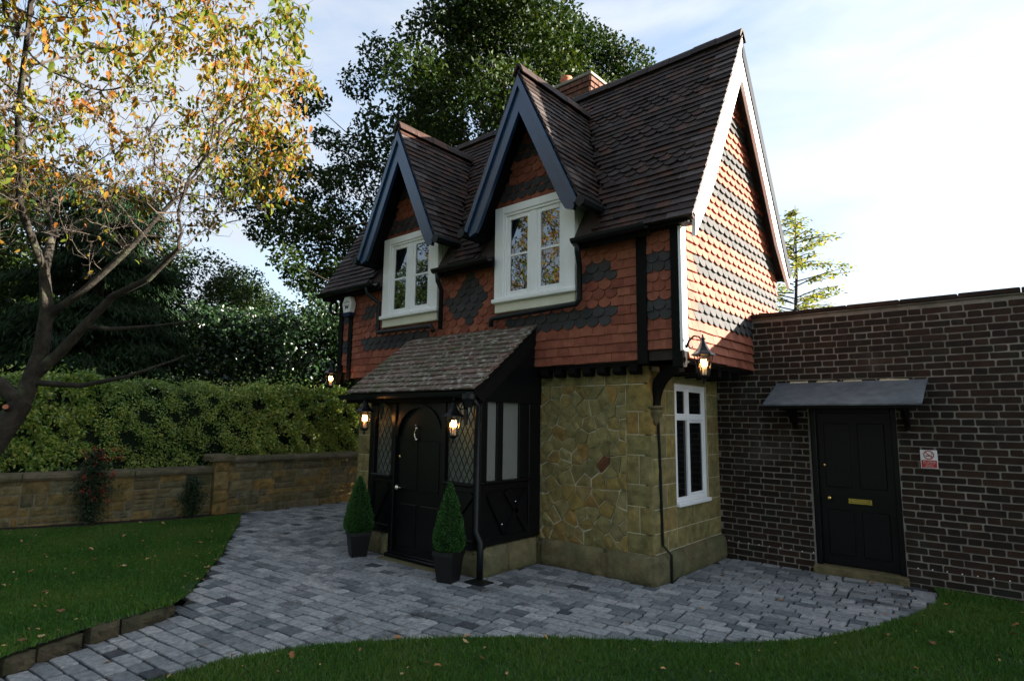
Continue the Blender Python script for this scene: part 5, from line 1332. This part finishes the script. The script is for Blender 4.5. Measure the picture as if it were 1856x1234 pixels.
# firethorn with berries and a small climber on the garden wall
def climber(name, label, c, w_, h, n, mat, leafs, berries=0):
    t = thing(name, label, 'shrub', c); c = np.array(c, float); segs = []
    for k in range(9):
        a = random.uniform(-.5, .5) * w_; segs.append(([c + (0, a * .3, 0), c + (random.uniform(-.02, .1), a * .7, h * .5), c + (random.uniform(-.05, .12), a, h * random.uniform(.75, 1))], [.012, .008, .003], 5))
    add('stems', limb_mesh(segs), 'twig', t)
    u = RNG.beta(1.6, 1.3, n); z = u * h; wid = w_ * (.35 + .65 * np.sin(np.clip(u * 1.15, 0, 1) * math.pi) ** .6) * (1 + .25 * np.sin(u * 17))
    P = np.c_[RNG.normal(.04, .06, n), RNG.normal(0, .28, n) * wid, z] + c
    cards(P, rdir(n) + np.array([.4, 0, 0]), rdir(n) + np.array([.5, 0, .4]), RNG.uniform(.7, 1.2, n) * leafs, RNG.uniform(.4, .6, n) * leafs, RNG.beta(2, 2, n), 'foliage', mat, t)
    if berries:
        for k in range(berries):                     # each cluster is one part: a knot of berries
            uu = random.choice([random.uniform(.85, 1.02), random.uniform(.3, .95), random.uniform(.3, .9)]); q = c + np.array([.12 + RNG.normal(0, .03), RNG.normal(.04 if uu > .8 else 0, .3) * w_ * (1.1 if uu < .9 else .8), uu * h])
            add('berry_cluster', join(*[ball(q + RNG.normal(0, .022, 3), random.uniform(.007, .010), 5) for _ in range(7)]), 'berry', t, True, rnd=rr())
    return t
climber('firethorn_shrub', 'firethorn with bright red berries trained up the garden wall', (-7.40, -2.85, .06), .40, 1.05, 3600, 'leaf_fire', .04, 34)
climber('climbing_shrub', 'small blue-green climber at the foot of the garden wall', (-7.30, -1.52, .04), .30, .62, 1700, 'leaf_fire', .042)

# fine leaf litter in the turf and paving joints
def litter(poly, n, zf, label):
    lo = np.min(poly, 0); hi = np.max(poly, 0); P = RNG.uniform(lo, hi, (n * 6, 2)); P = P[inside(poly, P)]
    q, dz = project(np.c_[P, np.full(len(P), .03)]); P = P[(dz > .5) & (q[:, 0] > -100) & (q[:, 0] < 1124)]
    P = P[~((P[:, 0] > -5.25) & (P[:, 0] < .05) & (P[:, 1] > -.05)) & ~((P[:, 0] > -3.5) & (P[:, 0] < -1.4) & (P[:, 1] > -1.05))][:n]; n = len(P)
    z = np.array([zf(*p) for p in P])
    o = cards(np.c_[P, z], np.c_[RNG.normal(0, 1, (n, 2)), RNG.normal(0, .2, n)], rdir(n) * .4 + np.array([0, 0, 1]), RNG.uniform(.014, .032, n), RNG.uniform(.008, .018, n), RNG.uniform(0, .9, n), 'leaf_litter', 'leaf_dead', None)
    tag(o, label, 'leaf litter', None, 'stuff')
litter(LAWN_L, 420, lambda x, y: lawn_z(x, y) + .026, 'crumbs of dry leaf caught in the left lawn')
litter(LAWN_F, 220, lambda x, y: .036, 'crumbs of dry leaf caught in the front lawn')
litter(PAVE, 130, lambda x, y: .007, 'crumbs of dry leaf lying in the paving joints')
# fallen leaves
lv = []
for poly, cnt, zf in ((LAWN_L, 46, lawn_z), (LAWN_F, 26, lambda x, y: .012), (PAVE, 14, lambda x, y: .004)):
    k = 0; lo = np.min(poly, 0); hi = np.max(poly, 0)
    while k < cnt:
        p = RNG.uniform(lo, hi); q, dz = project([p[0], p[1], .03])
        if not inside(poly, [p])[0] or dz[0] < 1. or not (0 < q[0][0] < 1024 and 470 < q[0][1] < 680): continue
        if poly is PAVE and (-5.2 < p[0] < 0 and p[1] > -.05 or -3.5 < p[0] < -1.4 and p[1] > -1.1): continue
        lv.append((p, zf(*p), 'lawn left of the drive' if poly is LAWN_L else ('front lawn' if poly is LAWN_F else 'paving'))); k += 1
for k in range(26):                                   # drift along the edge of the drive
    i_ = random.randrange(1, 6); u = rr(); p = np.array(LEFT_EDGE[i_]) * (1 - u) + np.array(LEFT_EDGE[i_ + 1]) * u + RNG.normal(0, .03, 2)
    lv.append((p, .01, 'edge of the drive beside the left lawn'))
lm = []
for k in range(6):
    n = 9; r = .5; sh_ = [(0, -.5)] + [(.30 * math.sin(math.pi * u) * (1 + .35 * math.cos(u * 18 + k)), u - .5) for u in np.linspace(.12, .88, 5)] + [(0, .5)] + [(-.30 * math.sin(math.pi * u) * (1 + .35 * math.cos(u * 18 + k)), u - .5) for u in np.linspace(.88, .12, 5)]
    vv = [(x_, y_, .18 * abs(x_) + .10 * math.sin(y_ * 4 + k)) for x_, y_ in sh_] + [(0, 0, .02)]
    m_ = len(sh_); lm.append(mesh_data('fallen_leaf', vv, [(i, (i + 1) % m_, m_) for i in range(m_)], (k + .5) / 6)); lm[-1].materials.append(MAT['leaf_dead'])
for i, (p, z, wh) in enumerate(lv):
    o = bpy.data.objects.new('fallen_leaf', lm[random.randrange(6)]); COL.objects.link(o); s = random.uniform(.03, .07) if 'edge' not in wh else random.uniform(.022, .04)
    o.location = (p[0], p[1], z + (.03 if wh != 'paving' else .004)); o.scale = (s, s, s); o.rotation_euler = (random.uniform(-.4, .4), random.uniform(-.4, .4), rr() * 6.28)
    tag(o, 'small dry brown fallen leaf lying on the ' + wh, 'fallen leaf', 'fallen leaves on the ' + wh)
